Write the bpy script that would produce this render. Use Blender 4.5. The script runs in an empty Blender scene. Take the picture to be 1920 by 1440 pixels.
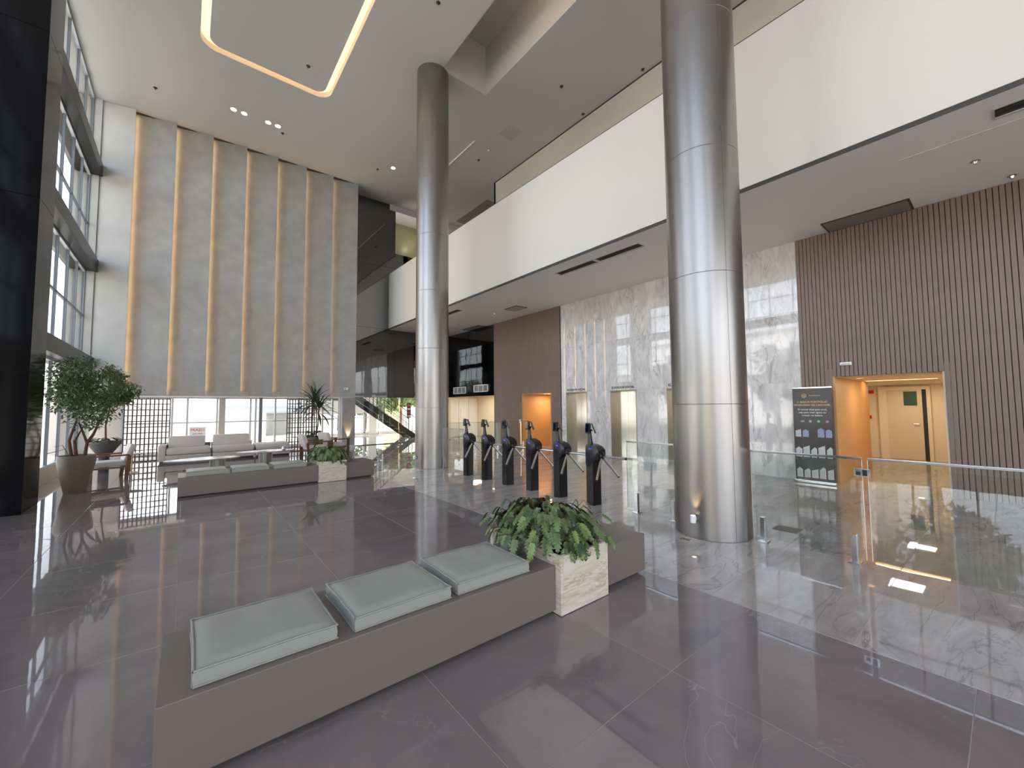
import bpy, bmesh, math, random
from mathutils import Vector, Matrix, noise
random.seed(7)
S = bpy.context.scene
COL = S.collection
PI = math.pi

# ------------------------------------------------------------------ camera
yaw, pit, roll = .68208, .055688, -.0077706
F = Vector((math.sin(yaw)*math.cos(pit), math.cos(yaw)*math.cos(pit), math.sin(pit)))
R0 = Vector((math.cos(yaw), -math.sin(yaw), 0)); U0 = R0.cross(F)
RR = R0*math.cos(roll)+U0*math.sin(roll); UU = -R0*math.sin(roll)+U0*math.cos(roll)
cd = bpy.data.cameras.new('camera'); cam = bpy.data.objects.new('camera', cd); COL.objects.link(cam)
cam.matrix_world = Matrix(((RR.x, UU.x, -F.x, 0), (RR.y, UU.y, -F.y, 0), (RR.z, UU.z, -F.z, 1.6), (0, 0, 0, 1)))
cd.sensor_width = 36; cd.lens = 755/1920*36; cd.clip_start = .05; cd.clip_end = 400
S.camera = cam

# ------------------------------------------------------------------ world, sun, exposure
S.view_settings.view_transform = 'Standard'; S.view_settings.look = 'None'
S.view_settings.gamma = 1; S.view_settings.use_curve_mapping = False
S.view_settings.exposure = 0.70
W = bpy.data.worlds.new('world'); S.world = W; W.use_nodes = True
wn = W.node_tree.nodes; wl = W.node_tree.links
bg = wn['Background']; sky = wn.new('ShaderNodeTexSky')
sky.sky_type = 'NISHITA'; sky.sun_disc = False; sky.sun_elevation = math.radians(48); sky.sun_rotation = math.radians(60)
sky.air_density = 1.0; sky.dust_density = 2.5; sky.ozone_density = 1.0
bw0 = wn.new('ShaderNodeRGBToBW'); wx = wn.new('ShaderNodeMix'); wx.data_type = 'RGBA'; wx.inputs[0].default_value = .6
wt0 = wn.new('ShaderNodeMix'); wt0.data_type = 'RGBA'; wt0.blend_type = 'MULTIPLY'; wt0.inputs[0].default_value = 1; wt0.inputs[7].default_value = (1.06, 1, .97, 1)
wl.new(sky.outputs[0], bw0.inputs[0]); wl.new(sky.outputs[0], wx.inputs[6]); wl.new(bw0.outputs[0], wx.inputs[7])
wl.new(wx.outputs[2], wt0.inputs[6]); wl.new(wt0.outputs[2], bg.inputs[0])   # hazy, slightly whitened sky; bg.inputs[1].default_value = .50
sd = bpy.data.lights.new('sun', 'SUN'); sd.energy = 9; sd.angle = .01; sd.color = (1, .93, .82)
so = bpy.data.objects.new('sun', sd); COL.objects.link(so)
so.rotation_euler = Vector((.06, .72, .72)).to_track_quat('Z', 'Y').to_euler()
S.cycles.use_denoising = True
S.cycles.max_bounces = 10; S.cycles.diffuse_bounces = 6; S.cycles.glossy_bounces = 5
S.cycles.transparent_max_bounces = 24; S.cycles.transmission_bounces = 6
S.cycles.sample_clamp_indirect = 6; S.cycles.caustics_reflective = False; S.cycles.caustics_refractive = False
S.cycles.use_light_tree = True

# ------------------------------------------------------------------ materials
def srgb(r, g, b):
    f = lambda c: (c/255/12.92 if c <= 10 else ((c/255+.055)/1.055)**2.4)
    return (f(r), f(g), f(b), 1)
def mat(name, col, rough=.5, metal=0, spec=.5, bump=None, var=None, emit=None, coat=0, ramp=None):
    m = bpy.data.materials.new(name); m.use_nodes = True
    n = m.node_tree.nodes; l = m.node_tree.links; b = n['Principled BSDF']
    b.inputs['Base Color'].default_value = col; b.inputs['Roughness'].default_value = rough
    b.inputs['Metallic'].default_value = metal; b.inputs['Specular IOR Level'].default_value = spec
    if coat: b.inputs['Coat Weight'].default_value = coat; b.inputs['Coat Roughness'].default_value = .03
    tc = n.new('ShaderNodeTexCoord')
    if var:                                  # (scale, contrast, second colour)
        nz = n.new('ShaderNodeTexNoise'); nz.inputs['Scale'].default_value = var[0]; nz.inputs['Detail'].default_value = 6
        nz.inputs['Roughness'].default_value = .6; l.new(tc.outputs['Object'], nz.inputs['Vector'])
        mr = n.new('ShaderNodeMapRange'); mr.inputs[1].default_value = .3; mr.inputs[2].default_value = .7
        mr.inputs[3].default_value = 0; mr.inputs[4].default_value = var[1]; l.new(nz.outputs[0], mr.inputs[0])
        mx = n.new('ShaderNodeMix'); mx.data_type = 'RGBA'; mx.inputs[6].default_value = col; mx.inputs[7].default_value = var[2]
        l.new(mr.outputs[0], mx.inputs[0]); l.new(mx.outputs[2], b.inputs['Base Color'])
    if bump:                                 # (scale, strength, distance)
        nb = n.new('ShaderNodeTexNoise'); nb.inputs['Scale'].default_value = bump[0]; nb.inputs['Detail'].default_value = 3
        l.new(tc.outputs['Object'], nb.inputs['Vector'])
        bp = n.new('ShaderNodeBump'); bp.inputs['Strength'].default_value = bump[1]; bp.inputs['Distance'].default_value = bump[2]
        l.new(nb.outputs[0], bp.inputs['Height']); l.new(bp.outputs[0], b.inputs['Normal'])
    if emit: b.inputs['Emission Color'].default_value = emit[0]; b.inputs['Emission Strength'].default_value = emit[1]
    return m
def glass(name, tint=(.93, .97, .95, 1), ior=1.45, wav=0):
    m = bpy.data.materials.new(name); m.use_nodes = True
    n = m.node_tree.nodes; l = m.node_tree.links; n.remove(n['Principled BSDF'])
    t = n.new('ShaderNodeBsdfTransparent'); t.inputs[0].default_value = tint
    g = n.new('ShaderNodeBsdfGlossy'); g.inputs['Roughness'].default_value = 0
    f = n.new('ShaderNodeFresnel'); ge = n.new('ShaderNodeNewGeometry'); im = n.new('ShaderNodeMapRange')
    im.inputs[3].default_value = ior; im.inputs[4].default_value = 1/ior; l.new(ge.outputs['Backfacing'], im.inputs[0]); l.new(im.outputs[0], f.inputs[0])
    mu = n.new('ShaderNodeMath'); mu.operation = 'MULTIPLY'; mu.inputs[1].default_value = 1.7; mu.use_clamp = True
    x = n.new('ShaderNodeMixShader'); l.new(f.outputs[0], mu.inputs[0]); l.new(mu.outputs[0], x.inputs[0])
    l.new(t.outputs[0], x.inputs[1]); l.new(g.outputs[0], x.inputs[2]); l.new(x.outputs[0], n['Material Output'].inputs[0])
    if wav:
        tc = n.new('ShaderNodeTexCoord'); nb = n.new('ShaderNodeTexNoise'); nb.inputs['Scale'].default_value = 1.4
        l.new(tc.outputs['Object'], nb.inputs['Vector']); bp = n.new('ShaderNodeBump'); bp.inputs['Distance'].default_value = wav
        l.new(nb.outputs[0], bp.inputs['Height']); l.new(bp.outputs[0], g.inputs['Normal'])
    return m
def stone(name, base, dark, vein, vscale, vamt, cloud, rough, wave, veinw=.012, stretch=(1, 1, 1), rot=0, coat=0, spec=.5):
    """polished stone: soft clouds, thin warped veins, a random shift per piece, waviness in the polish"""
    m = bpy.data.materials.new(name); m.use_nodes = True
    n = m.node_tree.nodes; l = m.node_tree.links; b = n['Principled BSDF']
    b.inputs['Roughness'].default_value = rough; b.inputs['Specular IOR Level'].default_value = spec
    tc = n.new('ShaderNodeTexCoord'); oi = n.new('ShaderNodeObjectInfo')
    mp = n.new('ShaderNodeMapping'); mp.inputs['Scale'].default_value = stretch; mp.inputs['Rotation'].default_value = (rot, 0, rot)
    ad = n.new('ShaderNodeVectorMath'); ad.operation = 'ADD'
    ml = n.new('ShaderNodeVectorMath'); ml.operation = 'SCALE'; ml.inputs[0].default_value = (31, 17, 23)
    l.new(oi.outputs['Random'], ml.inputs[3]); l.new(tc.outputs['Object'], ad.inputs[0]); l.new(ml.outputs[0], ad.inputs[1])
    l.new(ad.outputs[0], mp.inputs[0])
    c = n.new('ShaderNodeTexNoise'); c.inputs['Scale'].default_value = cloud; c.inputs['Detail'].default_value = 7; c.inputs['Roughness'].default_value = .65
    c.inputs['Distortion'].default_value = .8; l.new(mp.outputs[0], c.inputs['Vector'])
    cr = n.new('ShaderNodeMapRange'); cr.inputs[1].default_value = .3; cr.inputs[2].default_value = .72; l.new(c.outputs[0], cr.inputs[0])
    mx = n.new('ShaderNodeMix'); mx.data_type = 'RGBA'; mx.inputs[6].default_value = base; mx.inputs[7].default_value = dark
    l.new(cr.outputs[0], mx.inputs[0])
    v = n.new('ShaderNodeTexNoise'); v.inputs['Scale'].default_value = vscale; v.inputs['Detail'].default_value = 5; v.inputs['Distortion'].default_value = 1.6
    l.new(mp.outputs[0], v.inputs['Vector'])
    s = n.new('ShaderNodeMath'); s.operation = 'SUBTRACT'; s.inputs[1].default_value = .5; l.new(v.outputs[0], s.inputs[0])
    a = n.new('ShaderNodeMath'); a.operation = 'ABSOLUTE'; l.new(s.outputs[0], a.inputs[0])
    vr = n.new('ShaderNodeMapRange'); vr.inputs[1].default_value = 0; vr.inputs[2].default_value = veinw; vr.inputs[3].default_value = vamt; vr.inputs[4].default_value = 0
    l.new(a.outputs[0], vr.inputs[0])
    k = n.new('ShaderNodeTexNoise'); k.inputs['Scale'].default_value = vscale*.8; l.new(mp.outputs[0], k.inputs['Vector'])
    kr = n.new('ShaderNodeMapRange'); kr.inputs[1].default_value = .38; kr.inputs[2].default_value = .62; l.new(k.outputs[0], kr.inputs[0])
    km = n.new('ShaderNodeMath'); km.operation = 'MULTIPLY'; l.new(vr.outputs[0], km.inputs[0]); l.new(kr.outputs[0], km.inputs[1])
    m2 = n.new('ShaderNodeMix'); m2.data_type = 'RGBA'; m2.inputs[7].default_value = vein
    l.new(mx.outputs[2], m2.inputs[6]); l.new(km.outputs[0], m2.inputs[0]); l.new(m2.outputs[2], b.inputs['Base Color'])
    if wave:
        w = n.new('ShaderNodeTexNoise'); w.inputs['Scale'].default_value = 2.2; w.inputs['Detail'].default_value = 1
        l.new(tc.outputs['Object'], w.inputs['Vector'])
        bp = n.new('ShaderNodeBump'); bp.inputs['Strength'].default_value = 1; bp.inputs['Distance'].default_value = wave
        l.new(w.outputs[0], bp.inputs['Height']); l.new(bp.outputs[0], b.inputs['Normal'])
    return m

M = {}
M['dark_tile'] = stone('dark_tile', srgb(140, 131, 131), srgb(116, 110, 111), srgb(196, 190, 186), .6, .35, 1.0, .022, .0007, .0022, spec=.9)
M['light_tile'] = stone('light_tile', srgb(192, 185, 181), srgb(152, 146, 144), srgb(100, 94, 96), .9, .6, 1.1, .02, .0007, .022, (1, 3.4, 1), .42, spec=.9)
M['grout'] = mat('grout', srgb(176, 168, 162), .8)
M['marble'] = stone('marble', srgb(240, 238, 236), srgb(192, 189, 189), srgb(140, 134, 132), 1.3, .55, 1.5, .03, .0004, .035, (1, 2.6, .9), .75, spec=.75)
M['ceiling'] = mat('ceiling', srgb(192, 191, 190), .75)
M['hall_ceiling'] = mat('hall_ceiling', srgb(232, 228, 224), .75)
M['white'] = mat('white_wall', srgb(214, 211, 207), .6, bump=(160, .05, .002))
M['beige'] = mat('beige_wall', srgb(196, 193, 184), .7)
M['panel'] = mat('stucco_panel', srgb(164, 163, 161), .55, var=(2.2, .8, srgb(142, 142, 141)), bump=(9, .12, .01))
M['stucco'] = mat('stucco_pale', srgb(186, 185, 181), .6, var=(1.8, .6, srgb(168, 168, 167)), bump=(9, .12, .01))
M['gap'] = mat('shadow_gap', srgb(60, 57, 55), .8)
M['slat'] = mat('brown_slat', srgb(130, 112, 101), .5, var=(3, .5, srgb(118, 101, 91)))
M['slat_back'] = mat('slat_backing', srgb(66, 54, 48), .7)
M['steel_col'] = mat('champagne_metal', srgb(154, 151, 149), .34, 1, bump=(900, .02, .0005))
M['seam'] = mat('seam', srgb(90, 88, 85), .5)
M['pier'] = mat('polished_dark_stone', srgb(24, 24, 26), .09, spec=.1, bump=(1.2, .4, .004))
M['beam'] = mat('dark_metal_panel', srgb(40, 38, 39), .32, spec=.3)
M['frame'] = mat('white_aluminium', srgb(190, 194, 200), .35, .3)
M['frame_win'] = mat('window_aluminium', srgb(120, 126, 134), .4, .3)
M['frame_dark'] = mat('grey_aluminium', srgb(105, 112, 120), .4, .3)
M['mirror'] = mat('smoked_mirror', srgb(122, 124, 125), .015, 1, bump=(.7, .25, .012))
M['black_glass'] = mat('black_glass', srgb(8, 9, 11), .01, 0, .8, bump=(.9, .5, .01), coat=1)
M['glass'] = glass('window_glass', (.9, .94, .95, 1))
M['rail_glass'] = glass('railing_glass', (.93, .96, .94, 1), 1.5, .0012)
M['glass_edge'] = mat('glass_edge', srgb(226, 236, 232), .12, spec=.9)
M['chrome'] = mat('chrome', srgb(205, 207, 210), .12, 1)
M['steel'] = mat('brushed_steel', srgb(222, 216, 205), .16, 1, bump=(40, .05, .002))
M['steel_dark'] = mat('brushed_jamb', srgb(150, 144, 136), .3, 1)
M['black'] = mat('black_paint', srgb(17, 17, 19), .3)
M['black_plastic'] = mat('black_plastic', srgb(24, 24, 29), .26)
M['screen'] = mat('reader_screen', srgb(14, 18, 30), .04, spec=.8)
M['blue_led'] = mat('blue_led', srgb(20, 20, 200), .4, emit=((.08, .06, 1, 1), 1.3))
M['bench'] = mat('taupe_laminate', srgb(120, 110, 105), .42, var=(60, .25, srgb(112, 103, 98)), bump=(300, .05, .001))
M['cushion'] = mat('grey_vinyl', srgb(158, 160, 153), .42, bump=(5, .35, .02))
M['piping'] = mat('grey_piping', srgb(150, 151, 146), .45)
M['travertine'] = stone('travertine', srgb(232, 227, 216), srgb(206, 192, 168), srgb(160, 122, 84), 2.0, .6, 2.6, .3, 0, .06, (1, 1, 6.5), .06)
M['soil'] = mat('soil', srgb(48, 36, 28), .9, bump=(40, .6, .02))
M['leaf'] = mat('green_leaf', srgb(72, 94, 56), .38, var=(9, .9, srgb(120, 144, 92)))
M['leaf_light'] = mat('pale_leaf', srgb(136, 154, 96), .36, var=(9, .8, srgb(80, 110, 58)))
M['leaf_dark'] = mat('dark_leaf', srgb(52, 76, 50), .32, var=(6, .8, srgb(62, 88, 52)))
M['stem'] = mat('brown_stem', srgb(86, 66, 48), .7)
M['bark'] = mat('bark', srgb(104, 74, 56), .8, bump=(30, .5, .01))
M['pot'] = mat('clay_pot', srgb(128, 114, 98), .45, var=(4, .4, srgb(116, 104, 92)))
M['pot_grey'] = mat('grey_pot', srgb(96, 94, 88), .5)
M['wood'] = mat('walnut', srgb(120, 78, 50), .4, var=(12, .8, srgb(90, 56, 36)))
M['sofa'] = mat('cream_fabric', srgb(214, 206, 202), .85, bump=(220, .1, .002))
M['stone_table'] = mat('table_stone', srgb(176, 168, 162), .25, var=(2, .7, srgb(150, 142, 138)))
M['lattice'] = mat('dark_lattice', srgb(72, 66, 64), .45)
M['niche'] = mat('caramel_panel', srgb(196, 150, 98), .5)
M['cream'] = mat('cream_wall', srgb(228, 214, 190), .6)
M['door'] = mat('door_paint', srgb(214, 198, 170), .45)
M['warm'] = mat('warm_light', (1, .8, .5, 1), .5, emit=((1, .72, .38, 1), 5))
M['cove'] = mat('cove_light', (1, .8, .5, 1), .5, emit=((1, .68, .36, 1), .95))
M['strip'] = mat('led_strip', (1, .8, .5, 1), .5, emit=((1, .66, .36, 1), 6))
M['recess_glow'] = mat('recess_glow', (1, .8, .5, 1), .5, emit=((1, .68, .38, 1), 1.6))
M['spot'] = mat('downlight_lens', (1, .9, .7, 1), .5, emit=((1, .85, .6, 1), 7))
M['paper'] = mat('paper_white', srgb(240, 240, 238), .5)
M['red'] = mat('red_print', srgb(196, 40, 36), .5)
M['green'] = mat('green_sign', srgb(32, 72, 44), .5)
M['green_dot'] = mat('green_print', srgb(110, 190, 140), .5)
M['blue_print'] = mat('blue_print', srgb(140, 150, 186), .5)
M['gold'] = mat('gold_print', srgb(206, 176, 116), .5)
M['grey_print'] = mat('grey_print', srgb(150, 160, 158), .5)
M['pale_print'] = mat('pale_print', srgb(196, 200, 198), .5)
M['banner'] = mat('banner_vinyl', srgb(46, 42, 42), .22)
M['letter'] = mat('black_letter', srgb(14, 14, 16), .4)
M['asphalt'] = mat('asphalt', srgb(150, 150, 150), .9, var=(.4, .6, srgb(132, 132, 134)))
M['paving'] = mat('paving', srgb(206, 204, 196), .85, var=(.6, .5, srgb(186, 186, 176)))
M['house'] = mat('house_white', srgb(236, 234, 230), .8)
M['house_yellow'] = mat('house_cream', srgb(226, 206, 158), .8)
M['roof_blue'] = mat('awning_blue', srgb(140, 148, 160), .6)
M['garage'] = mat('garage_door', srgb(146, 146, 144), .6)
M['crown'] = mat('tree_green', srgb(74, 98, 52), .6, var=(2, .9, srgb(120, 138, 76)))
M['vent'] = mat('vent_dark', srgb(62, 58, 58), .6)
M['panel_grey'] = mat('access_grey', srgb(178, 176, 172), .6)
M['panel_brown'] = mat('access_brown', srgb(132, 124, 120), .6)
M['yellow_wall'] = mat('yellow_wall', srgb(166, 162, 128), .35)
M['car'] = mat('car_paint', srgb(225, 225, 228), .2, coat=1)

# ------------------------------------------------------------------ mesh helpers
class MB:
    def __init__(s): s.v = []; s.f = []
    def add(s, vs, fs):
        k = len(s.v); s.v += [tuple(v) for v in vs]; s.f += [tuple(i+k for i in f) for f in fs]; return s
    def box(s, x0, x1, y0, y1, z0, z1, T=None):
        vs = [Vector((x, y, z)) for z in (z0, z1) for x, y in ((x0, y0), (x1, y0), (x1, y1), (x0, y1))]
        if T: vs = [T @ v for v in vs]
        return s.add(vs, [(3, 2, 1, 0), (4, 5, 6, 7), (0, 1, 5, 4), (1, 2, 6, 5), (2, 3, 7, 6), (3, 0, 4, 7)])
    def bbox(s, x0, x1, y0, y1, z0, z1, b=.01, T=None):       # box with bevelled edges
        bm = bmesh.new(); bmesh.ops.create_cube(bm, size=1)
        bmesh.ops.scale(bm, vec=(x1-x0, y1-y0, z1-z0), verts=bm.verts)
        bmesh.ops.bevel(bm, geom=bm.edges, offset=b, segments=2, affect='EDGES', profile=.6)
        bmesh.ops.translate(bm, vec=((x0+x1)/2, (y0+y1)/2, (z0+z1)/2), verts=bm.verts)
        if T: bmesh.ops.transform(bm, matrix=T, verts=bm.verts)
        bm.verts.index_update(); s.add([v.co.copy() for v in bm.verts], [[v.index for v in f.verts] for f in bm.faces]); bm.free(); return s
    def prism(s, pts, z0, z1, T=None):
        n = len(pts); vs = [Vector((x, y, z0)) for x, y in pts]+[Vector((x, y, z1)) for x, y in pts]
        if T: vs = [T @ v for v in vs]
        return s.add(vs, [tuple(range(n-1, -1, -1)), tuple(range(n, 2*n))]+[(i, (i+1) % n, n+(i+1) % n, n+i) for i in range(n)])
    def lathe(s, prof, n=32, cx=0, cy=0, z=0, cap=True):
        vs = []; fs = []
        for r, h in prof:
            for i in range(n): a = 2*PI*i/n; vs.append((cx+r*math.cos(a), cy+r*math.sin(a), z+h))
        for j in range(len(prof)-1):
            for i in range(n): fs.append((j*n+i, j*n+(i+1) % n, (j+1)*n+(i+1) % n, (j+1)*n+i))
        if cap: fs.append(tuple(range(n-1, -1, -1))); fs.append(tuple((len(prof)-1)*n+i for i in range(n)))
        return s.add(vs, fs)
    def tube(s, pts, r, n=8, caps=True):
        pts = [Vector(p) for p in pts]; rs = r if isinstance(r, (list, tuple)) else [r]*len(pts)
        vs = []; fs = []; ref = Vector((0, 0, 1))
        for i, p in enumerate(pts):
            d = (pts[min(i+1, len(pts)-1)]-pts[max(i-1, 0)]).normalized()
            a = d.cross(ref if abs(d.dot(ref)) < .95 else Vector((1, 0, 0))).normalized(); b = d.cross(a)
            for k in range(n): t = 2*PI*k/n; vs.append(p+(a*math.cos(t)+b*math.sin(t))*rs[i])
        for j in range(len(pts)-1):
            for k in range(n): fs.append((j*n+k, (j+1)*n+k, (j+1)*n+(k+1) % n, j*n+(k+1) % n))
        if caps: fs += [tuple(range(n)), tuple((len(pts)-1)*n+k for k in range(n-1, -1, -1))]
        return s.add(vs, fs)
    def plate(s, outer, holes, z0, z1):                      # flat slab with holes through it
        bm = bmesh.new(); loops = [outer]+holes; tops = []
        for z in (z0, z1):
            es = []; ring = []
            for lp in loops:
                vv = [bm.verts.new((x, y, z)) for x, y in lp]; ring.append(vv)
                es += [bm.edges.new((vv[i], vv[(i+1) % len(vv)])) for i in range(len(vv))]
            bmesh.ops.triangle_fill(bm, edges=es, use_beauty=True); tops.append(ring)
        for a, b in zip(*tops):
            for i in range(len(a)): bm.faces.new((a[i], a[(i+1) % len(a)], b[(i+1) % len(a)], b[i]))
        bmesh.ops.recalc_face_normals(bm, faces=bm.faces); bm.verts.index_update()
        s.add([v.co.copy() for v in bm.verts], [[v.index for v in f.verts] for f in bm.faces]); bm.free(); return s
def rrect(x0, x1, y0, y1, r, n=8):
    out = []
    for cx, cy, a0 in ((x1-r, y1-r, 0), (x0+r, y1-r, 90), (x0+r, y0+r, 180), (x1-r, y0+r, 270)):
        for i in range(n+1): a = math.radians(a0+90*i/n); out.append((cx+r*math.cos(a), cy+r*math.sin(a)))
    return out
def rect(x0, x1, y0, y1): return [(x0, y0), (x1, y0), (x1, y1), (x0, y1)]
def mesh(name, mb, m, smooth=False):
    me = bpy.data.meshes.new(name); me.from_pydata([tuple(v) for v in mb.v], [], mb.f); me.update()
    if m: me.materials.append(M[m] if isinstance(m, str) else m)
    if smooth:
        me.polygons.foreach_set('use_smooth', [True]*len(me.polygons))
        try: me.set_sharp_from_angle(angle=math.radians(38))
        except Exception: pass
    return me
def link(name, me, parent=None, loc=None, rot=None):
    o = bpy.data.objects.new(name, me); COL.objects.link(o)
    if parent: o.parent = parent
    if loc is not None: o.location = loc
    if rot is not None: o.rotation_euler = rot
    return o
def obj(name, mb, m, parent=None, loc=None, rot=None, smooth=False): return link(name, mesh(name, mb, m, smooth), parent, loc, rot)
def struct(name, mb, m, smooth=False): o = obj(name, mb, m, smooth=smooth); o['kind'] = 'structure'; return o
def tag(o, label, cat, group=None, kind=None):
    o['label'] = label; o['category'] = cat
    if group: o['group'] = group
    if kind: o['kind'] = kind
    return o
def thing(name, label, cat, loc=(0, 0, 0), rz=0, group=None):
    return tag(link(name, None, None, loc, (0, 0, rz)), label, cat, group)
def dup(root, loc, rz=0, label=None):
    r = root.copy(); COL.objects.link(r); r.location = loc; r.rotation_euler = (0, 0, rz)
    if label: r['label'] = label
    for ch in list(root.children):
        c = ch.copy(); COL.objects.link(c); c.parent = r
        for g in ch.children: d = g.copy(); COL.objects.link(d); d.parent = c
    return r
def text(name, s, size, m, parent, mw, extrude=.002, align='CENTER', space=1.0, bold=0):
    cu = bpy.data.curves.new(name, 'FONT'); cu.body = s; cu.size = size; cu.extrude = extrude; cu.align_x = align; cu.resolution_u = 2
    cu.space_character = space; cu.offset = bold
    t = bpy.data.objects.new(name, cu); COL.objects.link(t)
    me = bpy.data.meshes.new_from_object(t); bpy.data.objects.remove(t); bpy.data.curves.remove(cu)
    me.materials.clear(); me.materials.append(M[m])
    o = link(name, me, parent); o.matrix_local = mw; return o
def face_negx(x, y, z):     # text on a wall that faces -X: reads towards -Y
    return Matrix(((0, 0, -1, x), (-1, 0, 0, y), (0, 1, 0, z), (0, 0, 0, 1)))
def face_negy(x, y, z): return Matrix(((1, 0, 0, x), (0, 0, -1, y), (0, 1, 0, z), (0, 0, 0, 1)))

# ================================================================== SETTING
XW, XR, YF = -2.4, 10.2, 16.95          # window wall, lift wall, panel wall
CZ, HZ = 11.0, 5.13                     # lobby ceiling, hall ceiling
YB = -9.0
XF = 7.1                                # mezzanine fascia

# ---- floor
fl = struct('floor', MB().box(-3.4, 16.6, YB, 24.0, -.25, -.0012), 'grout')
def tile_mesh(w, d, m):
    return mesh('tile', MB().bbox(.0017, w-.0017, .0017, d-.0017, -.02, 0, .0012), m)
dt = tile_mesh(1.167, 1.17, 'dark_tile')
for i in range(-2, 3):
    for j in range(-3, 15): link('tile', dt, fl, (-.01+1.167*i+.003, .19+1.17*j, 0))
lt = tile_mesh(1.86, .93, 'light_tile')
for i in range(0, 4):
    for j in range(-3, 17): link('tile', lt, fl, (3.5+1.86*i, .73+.93*j, 0))
lt2 = tile_mesh(1.86, .93, 'light_tile')
for i in range(0, 4):
    for j in range(17, 25): link('tile', lt, fl, (3.5+1.86*i, .73+.93*j, 0))
for j in range(-1, 2):
    for i in range(4, 7): link('tile', lt, fl, (3.5+1.86*i, .73+.93*j, 0))
o = obj('floor_edge_tiles', MB().box(-3.4, -2.35, YB, 17, -.02, -.001).box(-2.35, 3.49, 17.8, 19, -.02, -.001).box(-2.75, 3.49, YB, -3.4, -.02, -.001).box(3.5, 10.2, YB, -2.1, -.02, -.001)
        .box(10.94, 13.5, 8, 24, -.02, -.001), 'light_tile', fl)

# ---- lobby ceiling with the light loop slot and the recess
R_OUT = rrect(.03, 3.15, 3.2, 12.72, .38); R_IN = rrect(.22, 2.965, 3.4, 12.52, .26)
ce = struct('ceiling', MB().plate(rect(-3.4, 13.0, YB, 22.0), [R_OUT, rect(5.3, 6.79, -6.0, 9.52)], CZ, CZ+.1), 'ceiling')
obj('ceiling_island', MB().plate(R_IN, [], CZ, CZ+.1), 'ceiling', ce)
obj('cove_backing', MB().plate(rrect(-.05, 3.25, 3.1, 12.8, .4), [], CZ+.26, CZ+.3), 'ceiling', ce)
lp = obj('cove_side', MB().plate(rrect(-.02, 3.2, 3.15, 12.77, .4), [rrect(.03, 3.15, 3.2, 12.72, .38)], CZ+.1, CZ+.26), 'ceiling', ce)
obj('light_strip', MB().plate(rrect(.20, 2.985, 3.38, 12.54, .27), [rrect(.215, 2.97, 3.395, 12.525, .265)], CZ+.06, CZ+.2), 'cove', ce)
obj('light_strip', MB().plate(rrect(.04, 3.14, 3.21, 12.71, .38), [rrect(.21, 2.975, 3.39, 12.53, .27)], CZ+.15, CZ+.17), 'cove', ce)
rec = MB().box(5.2, 5.3, -6, 9.52, CZ+.1, CZ+1.5).box(6.79, 6.89, -6, 9.52, CZ+.1, CZ+1.5).box(5.2, 6.89, 9.52, 9.62, CZ+.1, CZ+1.5).box(5.2, 6.89, -6.1, -6, CZ+.1, CZ+1.5).box(5.2, 6.89, -6.1, 9.62, CZ+1.5, CZ+1.6)
obj('recess', rec, 'ceiling', ce)
obj('recess_light', MB().box(5.305, 5.33, -5.5, 7.3, CZ+.25, CZ+.9), 'recess_glow', ce)
gr = MB()
for k in range(60): gr.box(5.33, 5.36, -5.5+k*.22, -5.44+k*.22, CZ+.1, CZ+1.0)
obj('recess_louvre', gr, 'ceiling', ce)['kind'] = 'stuff'
obj('slot_diffuser', MB().box(7.68, 7.715, 11.45, 15.5, CZ-.03, CZ+.02), 'paper', ce)
for x, y in ((8.13, 10.06),): obj('access_panel', MB().box(x, x+.58, y, y+.58, CZ-.012, CZ+.02), 'panel_grey', ce)
obj('ceiling_slot', MB().box(10.4, 10.9, 14.5, 17.2, CZ-.015, CZ+.02), 'panel_brown', ce)
obj('bulkhead', MB().box(7.1, 13, 17.6, 17.9, CZ-.28, CZ), 'ceiling', ce)

# ---- hall ceiling under the mezzanine
hc = struct('ceiling', MB().plate(rect(XF+.03, 16.6, YB, 17.62), [rect(7.57, 7.81, 4.93, 6.13), rect(7.57, 7.81, 6.21, 7.45), rect(7.57, 7.81, 12.45, 13.7), rect(7.48, 7.74, -2.3, -.06)], HZ, HZ+.12), 'hall_ceiling')
obj('floor_slab', MB().box(XF+.3, XR, YB, 17.62, HZ+.4, 7.0), 'beige', hc)
for y0, y1, x0, x1 in ((4.93, 6.13, 7.57, 7.81), (6.21, 7.45, 7.57, 7.81), (12.45, 13.7, 7.57, 7.81), (-2.3, -.06, 7.48, 7.74)):
    v = thing('air_vent', 'dark slot vent in hall ceiling, '+{4.93: 'nearer of two left of the big column', 6.21: 'farther of two left of the big column', 12.45: 'beside the far column', -2.3: 'at the right edge of the photo'}[y0], 'vent', (x0, y0, HZ), group='linear vents in the hall ceiling')
    obj('frame', MB().plate(rect(-.012, x1-x0+.012, -.012, y1-y0+.012), [rect(.002, x1-x0-.002, .002, y1-y0-.002)], -.008, .0), 'panel_grey', v)
    obj('dark_backing', MB().box(0.001, x1-x0-.001, .001, y1-y0-.001, .016, .03), 'vent', v)  # shallow dark plate, its colour stands in for the shade inside the vent
    for k in (1, 2, 3): obj('blade', MB().box((x1-x0)*k/4-.004, (x1-x0)*k/4+.004, .002, y1-y0-.002, .004, .015), 'vent', v)
obj('slot_diffuser', MB().box(7.96, 7.985, -2, .84, HZ-.01, HZ+.01), 'white', hc)
obj('slot_diffuser', MB().box(7.96, 7.985, 11.3, 14.5, HZ-.01, HZ+.01), 'white', hc)
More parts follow.
